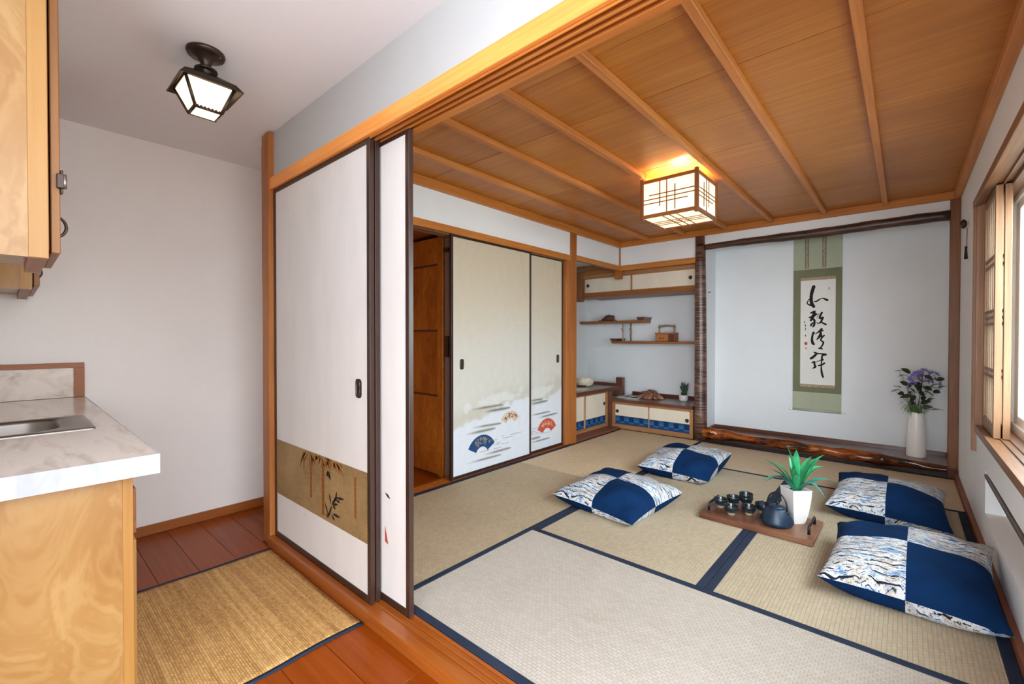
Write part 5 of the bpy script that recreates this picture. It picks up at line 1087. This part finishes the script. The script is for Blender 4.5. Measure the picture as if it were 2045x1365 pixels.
# ================================================================ KITCHEN CABINETS
kb = empty('base_cabinet', (-2.5, -.05, ZF), 'honey birch base cabinet under the marble-look counter', 'cabinet')
boxes('cabinet_body', [(-3.44, -1.668, -.37, .212, ZF, .655), (-3.44, -2.60, -.37, .212, .655, .765), (-2.17, -1.668, -.37, .212, .655, .765)], 'birch', kb); box('end_panel', (-1.668, -1.655, -.37, .212, ZF, .765), 'birch', kb)
box('face_frame_stile', (-1.70, -1.655, .212, .236, ZF, .765), 'birch_z', kb, .001); box('face_frame', (-3.44, -1.70, .212, .234, ZF, .765), 'birch_z', kb)
for k in range(3):
    xa = -1.72-k*.57
    if xa-.55 < -3.44: break
    d = box('drawer_front', (xa-.55, xa, .234, .252, .565, .70), 'birch_z', kb, .002); d.data.materials[0] = M['brown_x']
    tube('pull_handle', [(xa-.32, .252, .635), (xa-.31, .272, .635), (xa-.23, .272, .635), (xa-.22, .252, .635)], .004, 'bronze', d, 6)
    d = box('cabinet_door', (xa-.55, xa, .234, .252, .02, .545), 'birch_z', kb, .002)
ct_ = empty('countertop', (-2.5, -.05, .765), 'marble-look laminate counter slab with white edge and sink cut-out', 'countertop')
boxes('slab', [(-3.445, -2.56, -.378, .283, .767, .8185), (-2.21, -1.587, -.378, .283, .767, .8185), (-2.56, -2.21, .185, .283, .767, .8185), (-2.56, -2.21, -.378, -.26, .767, .8185)], 'marble', ct_)
box('front_edge', (-1.587, -1.583, -.378, .285, .765, .820), 'marble_edge', ct_); box('side_edge', (-3.445, -1.587, .283, .285, .765, .820), 'marble_edge', ct_)
sk = empty('kitchen_sink', (-2.385, -.03, .82), 'small stainless steel sink set in the counter', 'sink')
def rr_ring(cx, cy, hx, hy, r, z, n=8):
    out = []
    for (sx_, sy_, a0) in ((1, 1, 0), (-1, 1, PI/2), (-1, -1, PI), (1, -1, 1.5*PI)):
        for k in range(n+1):
            a = a0+PI/2*k/n; out.append((cx+sx_*(hx-r)+r*math.cos(a), cy+sy_*(hy-r)+r*math.sin(a), z))
    return out
bm = bmesh.new(); cxk, cyk = -2.385, -.035
rings = [rr_ring(cxk, cyk, .196, .246, .012, .8185), rr_ring(cxk, cyk, .196, .246, .012, .823), rr_ring(cxk, cyk, .190, .240, .012, .8255), rr_ring(cxk, cyk-.02, .160, .185, .09, .8245), rr_ring(cxk, cyk-.02, .154, .179, .085, .815), rr_ring(cxk, cyk-.02, .148, .172, .08, .70), rr_ring(cxk, cyk-.02, .12, .14, .08, .675), rr_ring(cxk, cyk-.02, .03, .03, .03, .67)]
vs = [[bm.verts.new(p) for p in r] for r in rings]
for a, b in zip(vs, vs[1:]):
    n = len(a)
    for k in range(n): bm.faces.new((a[k], a[(k+1) % n], b[(k+1) % n], b[k]))
bm.faces.new(vs[-1]); fin(bm, 'sink_basin', 'steel', sk, True)
lathe('drain', [(0, .002), (.02, .002), (.028, .005), (.03, .003)], (cxk, cyk-.02, .669), 'steel', sk, 24)
bs = empty('backsplash', (-3.44, -.05, .82), 'low marble-look backsplash with brown wooden edging on the cream wall', 'backsplash')
box('splash_panel', (-3.448, -3.432, -.37, .245, .8205, .985), 'backsplash', bs)
box('top_edging', (-3.448, -3.424, -.37, .285, .980, 1.008), 'base_kit', bs, .001); box('side_edging', (-3.448, -3.424, .242, .285, .8205, .980), 'base_kit', bs, .001)
def upper(x0, x1, label, first):
    u = empty('wall_cabinet', ((x0+x1)/2, -.15, 1.34), label, 'cabinet', 'honey birch wall cabinets over the sink')
    box('cabinet_body', (x0, x1-.012, -.378, .036, 1.368, ZK-.002), 'birch', u); box('end_panel', (x1-.012, x1, -.378, .036, 1.345, ZK-.002), 'birch', u)
    box('face_stile', (x1-.028, x1, .036, .071, 1.345, ZK-.002), 'birch_z', u, .001); box('face_stile', (x0, x0+.028, .036, .071, 1.345, ZK-.002), 'birch_z', u, .001)
    box('bottom_rail', (x0+.028, x1-.028, .036, .070, 1.345, 1.375), 'birch_edge', u, .001)
    box('door_stop', (x0+.028, x1-.028, .04, .073, 1.37, ZK-.01), 'base_kit', u)
    d = box('cabinet_door', (x0+.01, x1-.018, .0755, .093, 1.362, ZK-.01), 'birch_z', u, .002); d.data.materials[0] = M['door_edge']
    xh = x0+.06 if first else x0+.06
    tube('pull_handle', [(xh, .092+.032*math.sin(PI*q/10), 1.485-.034*math.cos(PI*q/10)) for q in range(11)], .004, 'bronze', d, 8)
    if first:
        h_ = boxes('hinge', [(x1-.034, x1-.012, .093, .098, 1.515, 1.575), (x1-.018, x1-.006, .086, .100, 1.527, 1.563)], 'bronze', u, .0015, label='dark metal hinge'); tube('hinge_pin', [(x1-.010, .101, 1.527), (x1-.010, .101, 1.563)], .004, 'steel', h_, 8)
upper(-2.0, -1.60, 'birch wall cabinet closest to the ceiling light, with visible hinge', True)
upper(-3.445, -2.70, 'birch wall cabinet farther back against the cream end wall', False)
# woven mat
wm = empty('woven_floor_mat', (-2.2, .63, ZF), 'golden woven seagrass mat with black edges on the kitchen floor', 'mat', rz=0)
bm = bmesh.new(); n1, n2 = 50, 30
def wz(x, yy): return ZF+.0045+.0015*math.sin(9*x+4*yy)+.0012*math.sin(17*yy+3*x)
def matgrid(x0, x1, y0, y1, nx, ny, dz=0, fx=lambda x, yy: (x, yy)):
    bm = bmesh.new(); T = []
    for j in range(ny+1):
        T.append([bm.verts.new((*fx(x0+(x1-x0)*i/nx, y0+(y1-y0)*j/ny), wz(x0+(x1-x0)*i/nx, y0+(y1-y0)*j/ny)+dz)) for i in range(nx+1)])
    for j in range(ny):
        for i in range(nx): bm.faces.new((T[j][i], T[j][i+1], T[j+1][i+1], T[j+1][i]))
    ex = bmesh.ops.extrude_face_region(bm, geom=bm.faces[:]); 
    for v in [g for g in ex['geom'] if isinstance(g, bmesh.types.BMVert)]: v.co.z -= .0045+dz
    return bm
fin(matgrid(-2.69, -1.712, .26, .978, 40, 24), 'woven_surface', 'weave', wm, True)
wob = lambda x, yy: (x+.004*math.sin(yy*13), yy)
fin(matgrid(-2.702, -2.688, .26, .98, 2, 24, .0015, wob), 'edge_binding', 'border', wm, True); fin(matgrid(-1.714, -1.694, .26, .98, 2, 24, .0015, wob), 'edge_binding', 'border', wm, True)

# ================================================================ GARDEN seen through the panes
o = box('ground_outside', (.75, 14, -6, 16, -.9, -.6), 'garden'); tag(o, 'pale paving outside the window', 'ground', kind='structure')
rs = random.Random(4)
for bi, (hx, hy, hr, hz) in enumerate(((1.75, 9.5, .55, 2.3), (3.4, 13.6, 1.1, 3.2))):
    h = empty('garden_shrub', (hx, hy, -.6), ('tall pale green shrub outside near the window edge', 'taller green shrub farther out behind the first')[bi], 'shrub')
    bm = bmesh.new()
    for k in range(2200):
        a, b = rs.uniform(0, 2*PI), rs.uniform(-1, 1); r = rs.uniform(.6, 1)**.5; q = Vector((hx+hr*r*math.cos(a)*(1-b*b)**.5, hy+hr*r*math.sin(a)*(1-b*b)**.5, -.6+hz*.55+hz*.45*b*r))
        d = Vector((rs.uniform(-1, 1), rs.uniform(-1, 1), rs.uniform(-.6, .6))).normalized()*.16; leafblade(bm, q, q+d, .07, 0, 2)
    g_ = fin(bm, 'foliage', 'hedge', h); g_['kind'] = 'stuff'
    tube('trunk', [(hx, hy, -.6), (hx+.05, hy, .6)], [.07, .04], 'bark', h, 8)
